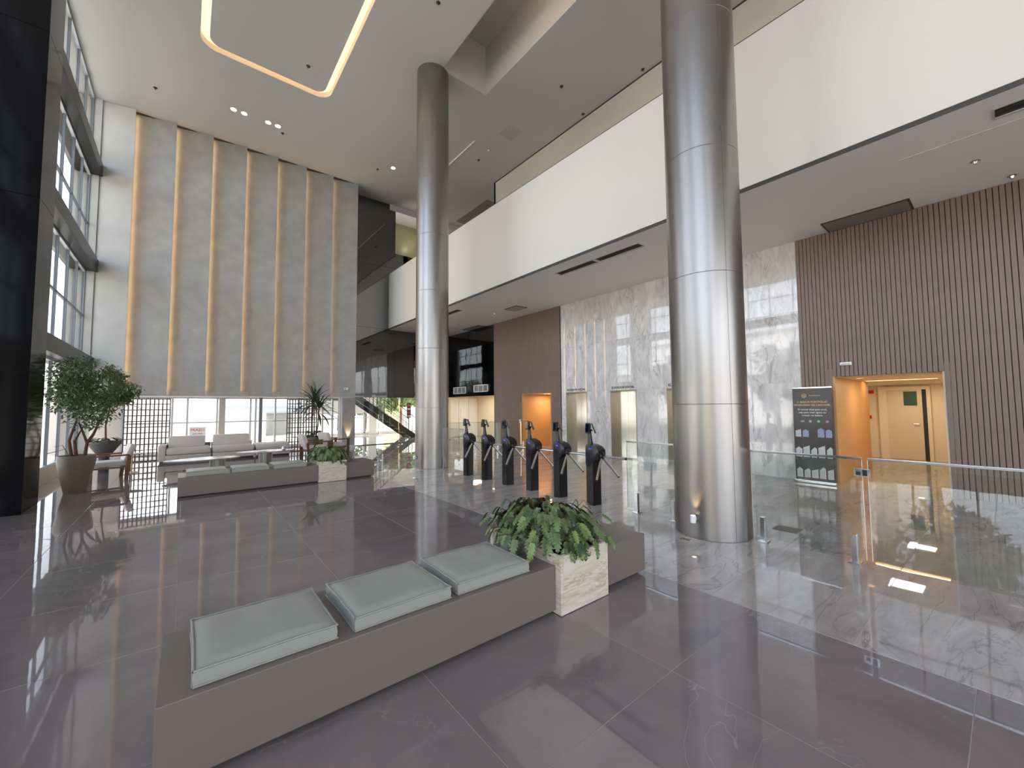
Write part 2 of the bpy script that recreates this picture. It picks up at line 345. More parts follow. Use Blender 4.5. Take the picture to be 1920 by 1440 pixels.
def access(x0, x1, y0, y1, m='panel_grey', d=.012):
    obj('access_panel', MB().plate(rect(x0-.02, x1+.02, y0-.02, y1+.02), [rect(x0, x1, y0, y1)], HZ-d, HZ), 'gap', hc)
    obj('access_panel', MB().box(x0+.006, x1-.006, y0+.006, y1-.006, HZ-d*1.2, HZ), m, hc)
access(9.60, 10.13, .93, 2.14, 'panel_brown', .02)
access(8.93, 9.4, 10.72, 11.38)
access(9.78, 10.14, 14.35, 15.6, 'panel_brown')

# ---- mezzanine fascia (white) and the beige wall above
fw = struct('wall_mezzanine', MB().box(XF, XF+.12, YB, 17.62, 5.19, 7.7), 'white')
obj('shadow_gap', MB().box(XF+.02, XF+.03, YB, 17.62, 5.131, 5.2), 'vent', fw)  # dark colour paints the shade in the gap under the fascia
obj('cap', MB().box(XF-.005, XF+.125, YB, 17.62, 7.7, 7.712), 'gap', fw)
up = struct('wall_upper', MB().box(9.85, 10.05, YB, 13.22, 6.9, CZ).box(9.85, 13, 13.12, 13.22, 6.9, CZ).box(12.9, 13.0, 13.2, 19, 6.9, CZ), 'beige')
obj('shadow_gap', MB().box(9.835, 9.85, YB, 13.22, CZ-.035, CZ), 'gap', up)
obj('back_wall', MB().box(7.0, 13, 19.3, 19.4, 8.9, CZ), 'yellow_wall', up)
obj('dark_band', MB().box(7.0, 13, 19.2, 19.38, 7.0, 9.05), 'black', up)
obj('low_wall', MB().box(7.42, 12.9, 17.7, 17.8, 6.9, 8.75), 'mirror', up)
obj('upper_floor', MB().box(7.2, 13, 12.0, 19.3, 6.9, 7.0), 'beige', up)
lo = link('yellow_room_lamp', bpy.data.lights.new('yellow_room_lamp', 'POINT'), up, (8.9, 18.6, 10.0)); lo.data.energy = 6; lo.data.color = (1, .93, .7); lo.data.shadow_soft_size = .1

# ---- right wall: slats, marble, slats, black glass
wr = struct('wall_right', MB()
    .box(XR+.03, XR+.3, YB, .70, 0, HZ).box(XR+.03, XR+.3, .70, 2.20, 2.15, HZ).box(XR+.03, XR+.3, 2.20, 2.76, 0, HZ)
    .box(XR+.03, XR+.3, 9.80, 10.35, 0, HZ).box(XR+.03, XR+.3, 10.35, 11.88, 2.08, HZ).box(XR+.03, XR+.3, 11.88, 13.74, 0, HZ), 'slat_back')
P = .0672
def slat_mesh(h, z0=0): return mesh('slat', MB().bbox(-.03, .034, .004, P-.004, z0, h, .006), 'slat')
s_full, s_top, s_top2 = slat_mesh(HZ), slat_mesh(HZ, 2.15), slat_mesh(HZ, 2.08)
y = 2.76-P; n = 0
while y > -3.6:
    me = s_top if .70-P*.9 < y < 2.20-P*.1 else s_full
    link('slat', me, wr, (XR, y, 0)); y -= P; n += 1
y = 13.74-P
while y > 9.78:
    me = s_top2 if 10.35-P*.9 < y < 11.88-P*.1 else s_full
    link('slat', me, wr, (XR, y, 0)); y -= P; n += 1
# marble slabs with the three lift openings
DO = [(8.66, 9.59), (6.81, 7.73), (4.93, 5.86)]; DH = 2.07
def slab(y0, y1, z0, z1):
    obj('marble_slab', MB().bbox(0, .03, .0012, y1-y0-.0012, .0012, z1-z0-.0012, .001), 'marble', wm, (XR-.02, y0, z0))
wm = struct('wall_marble', MB().box(XR+.02, XR+.3, 2.76, 4.93, 0, HZ).box(XR+.02, XR+.3, 9.59, 9.80, 0, HZ).box(XR+.02, XR+.3, 5.86, 6.81, 0, HZ).box(XR+.02, XR+.3, 7.73, 8.66, 0, HZ)
    .box(XR+.02, XR+.3, 4.93, 5.86, DH, HZ).box(XR+.02, XR+.3, 6.81, 7.73, DH, HZ).box(XR+.02, XR+.3, 8.66, 9.59, DH, HZ), 'marble')
cols = [2.76, 3.85, 4.93, 5.86, 6.81, 7.73, 8.66, 9.59, 9.80]
for a, b in zip(cols, cols[1:]):
    if (round(a, 2), round(b, 2)) not in [(round(p, 2), round(q, 2)) for p, q in DO]: slab(a, b, 0, DH)
    slab(a, b, DH, 3.6); slab(a, b, 3.6, HZ)
# black glass over the reception opening
bgw = struct('wall_black_glass', MB().box(XR, XR+.1, 13.74, 17.62, 2.08, HZ), 'gap')
for y0, y1 in ((13.75, 15.68), (15.70, 17.6)): obj('glass_panel', MB().box(-.02, 0, 0, y1-y0, 0, HZ-2.09), 'black_glass', bgw, (XR, y0, 2.085))
# niches / corridors behind
cr = struct('wall_corridor', MB().box(XR-.02, 13.2, 2.19, 2.32, 0, 2.3), 'niche')
obj('corridor_wall', MB().box(XR+.0, 16.3, .58, .70, 0, 2.3), 'cream', cr)
obj('corridor_wall', MB().box(13.2, 16.3, 2.9, 3.0, 0, 2.3).box(13.1, 13.2, 2.32, 3.0, 0, 2.3), 'cream', cr)
obj('end_wall', MB().box(16.1, 16.3, 2.42, 3.0, 0, 2.3).box(16.1, 16.3, .6, 1.45, 0, 2.3).box(16.1, 16.3, 1.45, 2.42, 2.0, 2.3), 'cream', cr)
obj('corridor_ceiling', MB().plate(rect(XR+.04, 16.3, .6, 3.0), [rect(12.6, 12.85, .95, 2.15), rect(11.0, 11.14, 1.9, 2.02)], 2.14, 2.2), 'cream', cr)
obj('ceiling_light_panel', MB().box(12.55, 12.9, .9, 2.8, 2.22, 2.24), 'warm', cr)
obj('ceiling_light_panel', MB().box(10.98, 11.16, 1.95, 2.15, 2.22, 2.24), 'warm', cr)
for (x, y, e) in ((11.6, 1.5, 11), (15.0, 1.6, 11)):
    lo = link('corridor_lamp', bpy.data.lights.new('corridor_lamp', 'AREA'), cr, (x, y, 2.13)); lo.data.energy = e; lo.data.color = (1, .83, .6); lo.data.size = .5
nl = obj('niche_left_wall', MB().box(XR-.02, 13.2, 11.87, 12.0, 0, 2.07).box(XR-.02, 13.2, 10.23, 10.36, 0, 2.07).box(13.1, 13.2, 10.35, 11.9, 0, 2.2), 'niche', cr)
obj('niche_ceiling', MB().box(XR-.02, 13.2, 10.3, 11.95, 2.07, 2.15), 'cream', cr)
obj('light_strip', MB().box(XR+.28, XR+.31, 10.36, 10.38, .02, 2.06).box(XR+.5, 12.5, 11.2, 11.26, 2.07, 2.085), 'warm', cr)
lo = link('niche_lamp', bpy.data.lights.new('niche_lamp', 'AREA'), cr, (11.3, 11.3, 2.05)); lo.data.energy = 13; lo.data.color = (1, .80, .54); lo.data.size = .3
# office door at the corridor's end
d1 = struct('door_1', MB().box(16.02, 16.11, 1.36, 1.44, 0, 1.99).box(16.02, 16.11, 2.26, 2.44, 0, 1.99).box(16.02, 16.11, 1.36, 2.44, 1.99, 2.08), 'cream')
obj('dark_gap_fill', MB().box(16.09, 16.14, 1.44, 1.53, 0, 1.99).box(16.2, 16.3, 1.4, 2.45, -.1, 2.1), 'gap', d1)  # dark box paints the shaded opening; added box behind blocks leaking daylight
obj('door_leaf', MB().box(16.05, 16.09, 1.53, 2.26, .005, 1.99), 'door', d1)
obj('door_handle', MB().tube([(16.05, 1.60, 1.02), (16.0, 1.60, 1.02), (16.0, 1.72, 1.02)], .01), 'chrome', d1)
obj('poster', MB().box(16.035, 16.05, 1.63, 1.90, 1.54, 1.94), 'green', d1)
sg = tag(obj('wall_sign', MB().bbox(-.02, .0, -.08, .08, -.05, .05, .004), 'red', None, (16.08, 2.62, 1.95)), 'small red plate high on corridor wall left of the office door', 'sign')
sg = tag(obj('call_button', MB().bbox(-.03, .0, -.04, .04, -.05, .05, .004), 'red', None, (16.08, 2.66, 1.2)), 'small red alarm box at mid height on corridor wall', 'alarm')
# reception room behind the black glass wall
ro = struct('wall_reception', MB().box(12.6, 12.75, 13.6, 18.8, 0, 2.4).box(XR+.04, 12.7, 18.6, 18.75, 0, 2.4).box(XR, XR+.12, 17.62, 18.75, 0, 2.4).box(XR+.04, 12.6, 13.6, 13.74, 0, 2.4), 'cream')
obj('room_ceiling', MB().box(XR+.04, 12.7, 13.6, 18.8, 2.2, 2.3), 'cream', ro)
for k in range(4):
    obj('wall_panel', MB().bbox(.01, .59, 0, .03, 0, 2.05, .004), 'house', ro, (10.2+.6*k, 18.56, .02))
obj('cabinet_door', MB().bbox(0, .3, 0, .02, 0, .5, .003), 'paper', ro, (11.5, 18.53, 1.0))
for y, e in ((14.8, 16), (17.0, 16)):
    lo = link('room_lamp', bpy.data.lights.new('room_lamp', 'AREA'), ro, (11.5, y, 2.18)); lo.data.energy = e; lo.data.color = (1, .9, .74); lo.data.size = .8

# ---- lifts
for i, (y0, y1) in enumerate(DO):
    lf = struct('door_%d' % (i+2), MB().box(XR-.022, XR+.25, y0, y0+.02, 0, DH).box(XR-.022, XR+.25, y1-.02, y1, 0, DH).box(XR-.022, XR+.25, y0, y1, DH-.03, DH), 'steel_dark')
    obj('cab_wall', MB().box(XR+.3, XR+.34, y0, y1, 0, DH+.1), 'gap', lf)
    mid = (y0+y1)/2
    obj('lift_door', MB().bbox(XR+.235, XR+.26, mid+.0015, y1-.02, .01, DH-.03, .002), 'steel', lf)
    obj('lift_door', MB().bbox(XR+.235, XR+.26, y0+.02, mid-.0015, .01, DH-.03, .002), 'steel', lf)
    obj('sill', MB().box(XR-.02, XR+.235, y0, y1, -.003, .004), 'steel_dark', lf)
    nm = ('farthest lift door', 'middle lift door', 'lift door beside the big column')[i]
    t = thing('lettering', 'black capitals ELEVADOR SOCIAL on marble above the '+nm, 'sign', (XR-.021, mid, DH+.045), group='lift lettering')
    text('letters', 'ELEVADOR SOCIAL', .095, 'letter', t, face_negx(0, 0, 0), .003, bold=.002)
em = thing('lift_call_sign', 'small round grey access emblem on marble between the two far lifts', 'sign', (XR-.022, 8.18, 1.45))
obj('plate', MB().lathe([(.07, 0), (.07, .006)], 20), 'paper', em, rot=(0, -PI/2, 0))
obj('emblem', MB().plate([(.055*math.cos(a*PI/10), .055*math.sin(a*PI/10)) for a in range(20)], [[(.045*math.cos(a*PI/10), .045*math.sin(a*PI/10)) for a in range(20)]], .006, .009).box(-.03, .02, -.006, .006, .006, .009).box(-.035, -.025, -.03, .03, .006, .009), 'letter', em, rot=(0, -PI/2, 0))

# ---- smoked mirror wall at the far end, stub column, panel wall
mw = struct('wall_mirror', MB().box(5.2, 7.14, 17.66, 17.76, 2.04, CZ).box(7.1, XR+.1, 17.66, 17.76, 2.04, HZ+.1), 'gap')
for (x0, x1, z0, z1) in ((5.3, 7.39, 2.045, HZ), (5.3, 7.39, HZ+.01, 8.0), (5.3, 7.39, 8.01, CZ-.02), (7.4, XR-.03, 2.045, HZ)):
    obj('mirror_panel', MB().box(0, x1-x0, 0, .03, 0, z1-z0), 'mirror', mw, (x0, 17.62, z0))
px_ = [-1.45, -.46, .51, 1.48, 2.46, 3.43, 4.42, 5.40]
wf = struct('wall_far', MB().box(-2.45, 5.4, 17.26, 17.5, 2.03, CZ).box(5.36, 5.4, 16.84, 17.8, 2.03, CZ), 'stucco')
for i in range(7):
    a, b = px_[i], px_[i+1]; w = b-a
    mb = MB().prism([(-.04, .13), (w, -.14), (w, -.115), (w-.05, -.10), (w-.05, .3), (-.04, .3)], 2.03, CZ-.012)
    obj('wall_panel', mb, 'panel', wf, (a, YF, 0))
    obj('light_strip', MB().box(a-.048, a-.04, YF+.02, YF+.06, 2.06, CZ-.07), 'strip', wf)
obj('wall_panel', MB().prism([(0, 0), (.79, -.17), (.79, -.145), (.74, -.13), (.74, .16), (0, .16)], 2.03, CZ-.012), 'stucco', wf, (-2.24, YF, 0))
obj('shadow_gap', MB().prism([(-2.2, YF+.0), (5.36, YF-.10), (5.36, YF+.1), (-2.2, YF+.1)], CZ-.012, CZ-.002), 'gap', wf)
obj('bottom_trim', MB().box(-2.2, 5.4, YF-.1, YF+.5, 2.0, 2.03), 'white', wf)
sc = struct('wall_stub', MB().box(4.9, 5.4, 16.8, 17.4, 0, 2.0), 'panel')
obj('baseboard', MB().box(4.88, 5.42, 16.78, 16.8, 0, .1), 'white', sc)

# ---- left window wall with pier and beams, glazing behind the camera too
XN = -3.1
bw = struct('wall_left', MB().box(-3.4, -1.92, 9.65, 10.5, 0, CZ), 'gap')
for z0, z1 in ((0, 2.2), (2.2, 5.0), (5.0, 7.8), (7.8, CZ)):
    obj('cladding_panel', MB().bbox(-3.42, -1.9, 9.63, 10.52, z0+.003, z1-.003, .003), 'pier', bw)
for y0 in (2.6, -4.5):
    obj('pier', MB().box(-3.4, -2.4, y0, y0+.87, 0, CZ), 'pier', bw)
obj('corner_wall', MB().box(-2.75, -2.2, 16.9, 17.4, 0, CZ).box(-2.75, -1.9, YB-.3, YB, 0, CZ), 'stucco', bw)
for zc in (2.95, 5.87, 8.8):
    for y0, y1 in ((10.52, 16.95), (3.47, 9.63), (-3.63, 2.6), (YB, -4.5)):
        obj('beam', MB().bbox(-2.75 if y0 > 10 else -3.4, -2.13 if y0 > 10 else -2.95, y0, y1, zc-.18, zc+.18, .004), 'beam', bw)
obj('parapet', MB().box(-2.55, XW+.06, 10.52, 16.95, 0, .3), 'cream', bw)
obj('parapet', MB().box(-3.3, XN+.06, YB, 9.63, 0, .3), 'cream', bw)
nwin = 0
for y0, y1 in ((10.52, 16.9), (3.47, 9.63), (-3.63, 2.6)):
    for z0, z1, tr in ((.3, 2.77, None), (3.13, 5.69, 4.35), (6.05, 8.62, 7.1), (8.98, CZ, 9.55)):
        nwin += 1; XW = -2.4 if y0 > 10 else XN
        nb = 6; mb = MB().box(XW-.04, XW+.03, y0, y1, z0, z0+.06).box(XW-.04, XW+.03, y0, y1, z1-.05, z1)
        w = struct('window_%d' % nwin, mb, 'frame')
        for k in range(nb+1):
            yy = y0+(y1-y0)*k/nb; obj('mullion', MB().box(XW-.03, XW+.025, max(y0, yy-.022), min(y1, yy+.022), z0, z1), 'frame_win', w)
        if tr: obj('transom', MB().box(XW-.03, XW+.02, y0, y1, tr-.025, tr+.025), 'frame_win', w)
        for k in range(nb):
            a = y0+(y1-y0)*k/nb+.03; b = y0+(y1-y0)*(k+1)/nb-.03
            obj('pane', MB().add([(XW, a, z0+.06), (XW, b, z0+.06), (XW, b, z1-.05), (XW, a, z1-.05)], [(0, 1, 2, 3)]), 'glass', w)
# back wall (behind the camera): glazed entrance with solid upper part
wb = struct('wall_back', MB().box(-3.4, 13, YB-.2, YB, 6.2, CZ).box(4.4, 5.2, YB-.2, YB, 0, 6.2).box(9.6, 16.6, YB-.2, YB, 0, 6.2).box(-2.75, 13, YB-.2, YB, 2.9, 3.2), 'beige')
for x in [-2.7+.9*k for k in range(0, 14)]: obj('mullion', MB().box(x, x+.06, YB-.1, YB, 0, 6.2), 'frame_dark', wb)

# ---- far space under the panels: street side windows
nwin += 1
w = struct('window_%d' % nwin, MB().box(-1.6, 5.4, 18.3, 18.38, 1.96, 2.1).box(-1.6, 5.4, 18.3, 18.38, 0, .16), 'frame')
for x in (-1.6, -.36, .05, .9, 1.93, 2.10, 2.76, 3.6, 4.1, 4.9): obj('mullion', MB().box(x, x+.06, 18.28, 18.38, .1, 2.0), 'frame', w)
obj('transom', MB().box(-1.5, 5.0, 18.3, 18.36, 1.09, 1.14), 'frame', w)
obj('pier', MB().box(.98, 1.16, 18.1, 18.4, 0, 2.03), 'beige', w); obj('pier', MB().box(-2.7, -1.6, 18.3, 18.4, 0, 2.2), 'white', w)
obj('post', MB().box(2.16, 2.26, 17.6, 17.7, 0, 2.03), 'frame_dark', w)
for x0, x1 in ((-1.55, -.36), (-.3, .9), (1.16, 2.1), (2.16, 2.76), (2.82, 3.6), (3.66, 4.9)):
    obj('pane', MB().add([(x0, 18.33, .16), (x1, 18.33, .16), (x1, 18.33, 1.96), (x0, 18.33, 1.96)], [(0, 1, 2, 3)]), 'glass', w)
obj('soffit', MB().box(-2.75, 5.4, 17.0, 18.4, 2.03, 2.2), 'ceiling', wf)
# street notice stuck on the pane
no = thing('window_notice', 'white paper notice with red heading taped to the street window', 'notice', (.38, 18.31, .78))
obj('sheet', MB().box(-.23, .23, 0, .004, -.17, .17), 'paper', no)
text('lettering', 'PRAZO', .12, 'red', no, face_negy(0, -.002, .03), .001)
text('lettering', 'para você', .07, 'letter', no, face_negy(0, -.002, -.08), .001)

# ---- space beyond the mirror wall: glass partition, stair, far windows
gp = thing('glass_partition', 'frameless glass partition with door handles standing before the black stair', 'glass partition', (5.45, 17.3, 0))
for k in range(4):
    pn = obj('pane', MB().box(.01, 1.17, 0, .012, .02, 2.02), 'rail_glass', gp, (1.18*k, 0, 0))
    hx = 1.08 if k % 2 == 0 else .1
    hm = MB().tube([(hx, -.06, .45), (hx, -.06, 1.3)], .014).tube([(hx, -.06, .6), (hx, .01, .6)], .008).tube([(hx, -.06, 1.15), (hx, .01, 1.15)], .008)
    obj('handle', hm, 'chrome', pn)
obj('base_channel', MB().box(0, 4.72, -.02, .03, 0, .03), 'frame_dark', gp)
wt = struct('wall_terrace', MB().box(5.0, 8.5, 24, 24.2, 1.25, 3.2).box(8.5, 8.95, 23.9, 24.3, 0, 3.2).box(5.0, 14, 24, 24.2, 0, .16).box(12.0, 12.5, 24, 24.2, 0, 3.2).box(5, 14, 24, 24.2, 2.3, 3.3), 'white')
obj('mullion', MB().box(8.2, 8.3, 24, 24.1, .1, 1.3).box(6.9, 6.98, 24, 24.1, .1, 1.3).box(10.4, 10.46, 24, 24.1, .1, 2.3), 'frame', wt)
obj('transom', MB().box(5, 8.5, 24.02, 24.1, .98, 1.03), 'frame', wt)
obj('roof_slab', MB().box(5.3, 16, 17.8, 24.2, 3.2, 3.4), 'white', wt)
st = thing('staircase', 'black steel open-tread staircase descending to the right behind the glass partition', 'staircase', (0, 20, 0))
zs = lambda x: 1.55-(x-7.05)*.731
for y in (0, 1.1):
    obj('stringer', MB().add([(6.5, y, zs(6.5)), (9.35, y, 0), (9.75, y, 0), (9.75, y, .06), (6.5, y, zs(6.5)+.34), (6.5, y+.05, zs(6.5)), (9.35, y+.05, 0), (9.75, y+.05, 0), (9.75, y+.05, .06), (6.5, y+.05, zs(6.5)+.34)],
        [(0, 1, 2, 3, 4), (9, 8, 7, 6, 5), (0, 5, 6, 1), (1, 6, 7, 2), (2, 7, 8, 3), (3, 8, 9, 4), (4, 9, 5, 0)]), 'black', st)
obj('landing', MB().box(5.2, 6.55, 0, 1.15, 1.95, 2.12), 'black', st)
for k in range(11):
    x = 6.65+k*.27; obj('tread', MB().box(x, x+.27, .05, 1.1, zs(x)+.16, zs(x)+.2), 'black', st)
for y in (0.02, 1.12):
    rl = MB()
    for dz, r in ((1.1, .02), (.78, .009), (.5, .009), (.36, .009)): rl.tube([(5.3, y, 2.12+dz-.05), (6.5, y, zs(6.5)+.25+dz), (9.7, y, zs(9.7)+.25+dz)], r, 6)
    obj('handrail', rl, 'black', st)
    for k in range(17):
        x = 6.55+k*.19; obj('baluster', MB().box(x, x+.018, y-.009, y+.009, zs(x)+.2, zs(x)+1.32), 'black', st)
hs = thing('hanging_sign', 'narrow dark sign with red blocks hanging beside the stair', 'sign', (9.95, 21.6, 1.1))
obj('board', MB().box(-.12, .12, 0, .03, -.1, .75), 'black', hs)
for k in range(4): obj('print_block', MB().box(-.09, .09, -.004, 0, -.05+k*.2, .05+k*.2), 'red' if k % 2 else 'pale_print', hs)
obj('post', MB().box(-.02, .02, .03, .06, -1.1, .75), 'frame_dark', hs)

# ================================================================== COLUMNS
def column(x, y, seams, label):
    c = thing('column', label, 'column', (x, y, 0), group='round metal columns')
    zs_ = [0]+seams+[CZ]
    for a, b in zip(zs_, zs_[1:]):
        obj('cladding_ring', MB().lathe([(.436, a), (.44, a+.004), (.44, b-.004), (.436, b)], 96, cap=False), 'steel_col', c, smooth=True)
    obj('core', MB().lathe([(.434, 0), (.434, CZ)], 48, cap=False), 'seam', c)
    obj('vertical_seam', MB().box(.4385, .4412, -.0015, .0015, 0, CZ), 'seam', c, rot=(0, 0, math.radians(238)))
    return c
column(5.2, 9.85, [1.58, 3.15, 4.71, 6.25, 7.8, 9.4], 'far round brushed metal column at the end of the turnstile row')
column(5.25, 2.44, [1.61, 3.22, 4.80, 6.6, 8.2, 9.8], 'near thick round brushed metal column between the glass railings')

# ================================================================== TURNSTILES
def make_turnstile():
    t = thing('turnstile', '', 'turnstile', (5.2, 4.33, 0), group='row of tripod turnstiles')
    # post (pentagon plan), head, neck, readers
    obj('post', MB().prism([(-.07, -.06), (.10, -.085), (.12, 0), (.10, .07), (-.08, .07)], 0, .86), 'black', t)
    # head: swept body
    prof = [(.085, .66), (.085, .94), (.05, .975), (-.02, .975), (-.13, .935), (-.18, .885), (-.185, .79), (-.14, .765), (-.10, .72), (.0, .62), (.072, .60)]
    hd = MB(); n = len(prof)
    for x, sc_ in ((-.085, .86), (-.075, 1), (.105, 1), (.125, .86)):
        for (py_, pz_) in prof: hd.v.append((x, -.04+(py_+.04)*sc_, .8+(pz_-.8)*sc_))
    for j in range(3):
        for i in range(n): hd.f.append((j*n+i, j*n+(i+1) % n, (j+1)*n+(i+1) % n, (j+1)*n+i))
    hd.f.append(tuple(range(n-1, -1, -1))); hd.f.append(tuple(3*n+i for i in range(n)))
    h = obj('head', hd, 'black_plastic', t, smooth=True)
    obj('status_light', MB().box(-.0875, -.084, -.05, .0, .900, .912), 'blue_led', h)
    obj('neck', MB().tube([(-.02, .02, .95), (-.02, .03, 1.06), (-.03, .03, 1.2)], [.052, .034, .028], 12), 'black_plastic', t, smooth=True)
    T = Matrix.Translation((-.065, .03, 1.235)) @ Matrix.Rotation(math.radians(5), 4, 'Y')
    r = obj('reader', MB().bbox(-.02, .02, -.045, .045, -.085, .085, .012, T), 'black_plastic', t, smooth=True)
    obj('screen', MB().box(-.0215, -.02, -.035, .035, -.06, .07, T), 'screen', r)
    T = Matrix.Translation((.004, -.03, 1.23)) @ Matrix.Rotation(math.radians(-50), 4, 'Z') @ Matrix.Rotation(math.radians(-20), 4, 'Y')
    r = obj('reader', MB().bbox(-.012, .012, -.045, .045, -.085, .085, .008, T), 'black_plastic', t, smooth=True)
    obj('bracket', MB().tube([(-.06, .03, 1.2), (.0, 0, 1.2)], .018, 8), 'black_plastic', t)
    # hub and arms
    hub = Vector((.02, -.17, .79)); ax = Vector((0, -1, -1)).normalized()
    hb = obj('hub', MB().tube([hub-ax*.06, hub+ax*.02, hub+ax*.045], [.062, .058, .035], 16), 'black_plastic', t, smooth=True)
    for s in (0, 1, -1):
        rad = Vector((0, -1, 1)).normalized(); rad = Matrix.Rotation(s*2*PI/3, 3, ax) @ rad
        d = (ax+rad).normalized()
        a = obj('arm', MB().tube([hub+d*.03, hub+d*.45], .019, 12), 'chrome', t, smooth=True)
        obj('end_cap', MB().tube([hub+d*.448, hub+d*.465], .020, 12), 'black_plastic', a, smooth=True)
    return t
ts0 = make_turnstile()
tl = ['nearest the camera, first of six, beside the planter', 'second from the camera', 'third from the camera', 'fourth from the camera, in front of the lit niche', 'second from the far column', 'next to the far column, last of six']
for k in range(6):
    lb = 'black tripod turnstile with steel arms, '+tl[k]
    if k == 0: ts0['label'] = lb
    else: dup(ts0, (5.2, 4.33+.748*k, 0), 0, lb)

# ================================================================== GLASS RAILINGS (x = 5.3)
def rail(name, y0, y1, posts, label, cap=True):
    g = thing(name, label, 'railing', (5.3, y0, 0), group='glass railing panels')
    L = y1-y0
    obj('pane', MB().box(-.006, .006, 0, L, .05, 1.04), 'rail_glass', g)
    if cap: obj('top_rail', MB().bbox(-.012, .012, 0, L, 1.035, 1.06, .003), 'chrome', g)
    obj('edge', MB().box(-.0062, .0062, -.002, .001, .05, 1.04), 'glass_edge', g); obj('edge', MB().box(-.0062, .0062, L-.001, L+.002, .05, 1.04), 'glass_edge', g)
    for p in posts:
        q = obj('clamp_post', MB().bbox(-.03, -.006, -.025, .025, .01, .285, .003).bbox(.006, .03, -.025, .025, .01, .285, .003), 'chrome', g, (0, p-y0, 0))
        obj('base_plate', MB().bbox(-.06, .06, -.05, .05, 0, .014, .003), 'chrome', q)
    return g
rail('glass_railing', .96, 1.985, (1.05, 1.88), 'glass railing panel with steel top rail between near column and gate')
rail('glass_railing', 2.9, 3.74, (2.99, 3.58), 'glass railing panel left of the near column, ending before the turnstiles')
rail('glass_railing', 8.42, 9.42, (9.36,), 'glass railing panel from far column to the last turnstile')
gt = rail('glass_gate', -.9, .915, (), 'glass gate panel with steel top rail at the right, beside the lock plate')
lk = obj('lock_plate', MB().bbox(-.02, -.008, 1.82-.02, 1.82+.10, .87, .95, .003), 'chrome', gt)
obj('lock_slot', MB().box(-.0215, -.019, 1.82+.0, 1.82+.035, .88, .94).box(-.0215, -.019, 1.82+.05, 1.82+.085, .885, .92), 'black', lk)
# cross railing at the end of the hall
g = thing('glass_railing', 'long glass railing crossing the hall behind the turnstiles', 'railing', (6.9, 12.2, 0), math.radians(-9))
for k in range(3):
    obj('pane', MB().box(.01, 1.09, 0, .012, .05, 1.04), 'rail_glass', g, (1.1*k, 0, 0))
    obj('top_rail', MB().box(.0, 1.1, -.003, .015, 1.04, 1.05), 'seam', g, (1.1*k, 0, 0))
    for d in (.1, .98):
        q = obj('clamp_post', MB().bbox(-.025, .025, -.03, .04, .01, .285, .003), 'chrome', g, (1.1*k+d, 0, 0))

# ================================================================== BENCHES, PLANTERS, CUSHIONS
def make_bench(y0, label):
    b = thing('bench', label, 'bench', (0, y0, 0), group='long taupe benches')
    obj('seat_block', MB().bbox(-.06, 2.26, 0, .70, .035, .37, .004), 'bench', b)
    obj('seat_block', MB().bbox(2.84, 3.47, 0, .70, .035, .37, .004), 'bench', b)
    obj('plinth', MB().box(-.0, 2.26, .04, .66, 0, .036).box(2.84, 3.41, .04, .66, 0, .036), 'gap', b)
    return b
make_bench(2.27, 'near long low taupe bench with planter gap, nearest the camera')
make_bench(9.40, 'far low taupe bench in front of the sofas')
def make_planter(y0, label):
    p = thing('planter', label, 'planter', (2.55, y0, 0), group='stone box planters')
    for nm, b in (('side_panel', (-.285, -.255, -.055, .86)), ('side_panel', (.255, .285, -.055, .86)), ('side_panel', (-.255, .255, -.055, -.025)), ('side_panel', (-.255, .255, .83, .86))):
        obj(nm, MB().bbox(b[0], b[1], b[2], b[3], .006, .445, .002), 'travertine', p)
    obj('base', MB().box(-.27, .27, -.04, .84, 0, .02), 'soil', p); obj('soil', MB().box(-.255, .255, -.025, .83, .02, .40), 'soil', p)
    return p
make_planter(2.27, 'travertine box planter set in the near bench'); make_planter(9.40, 'travertine box planter set in the far bench')

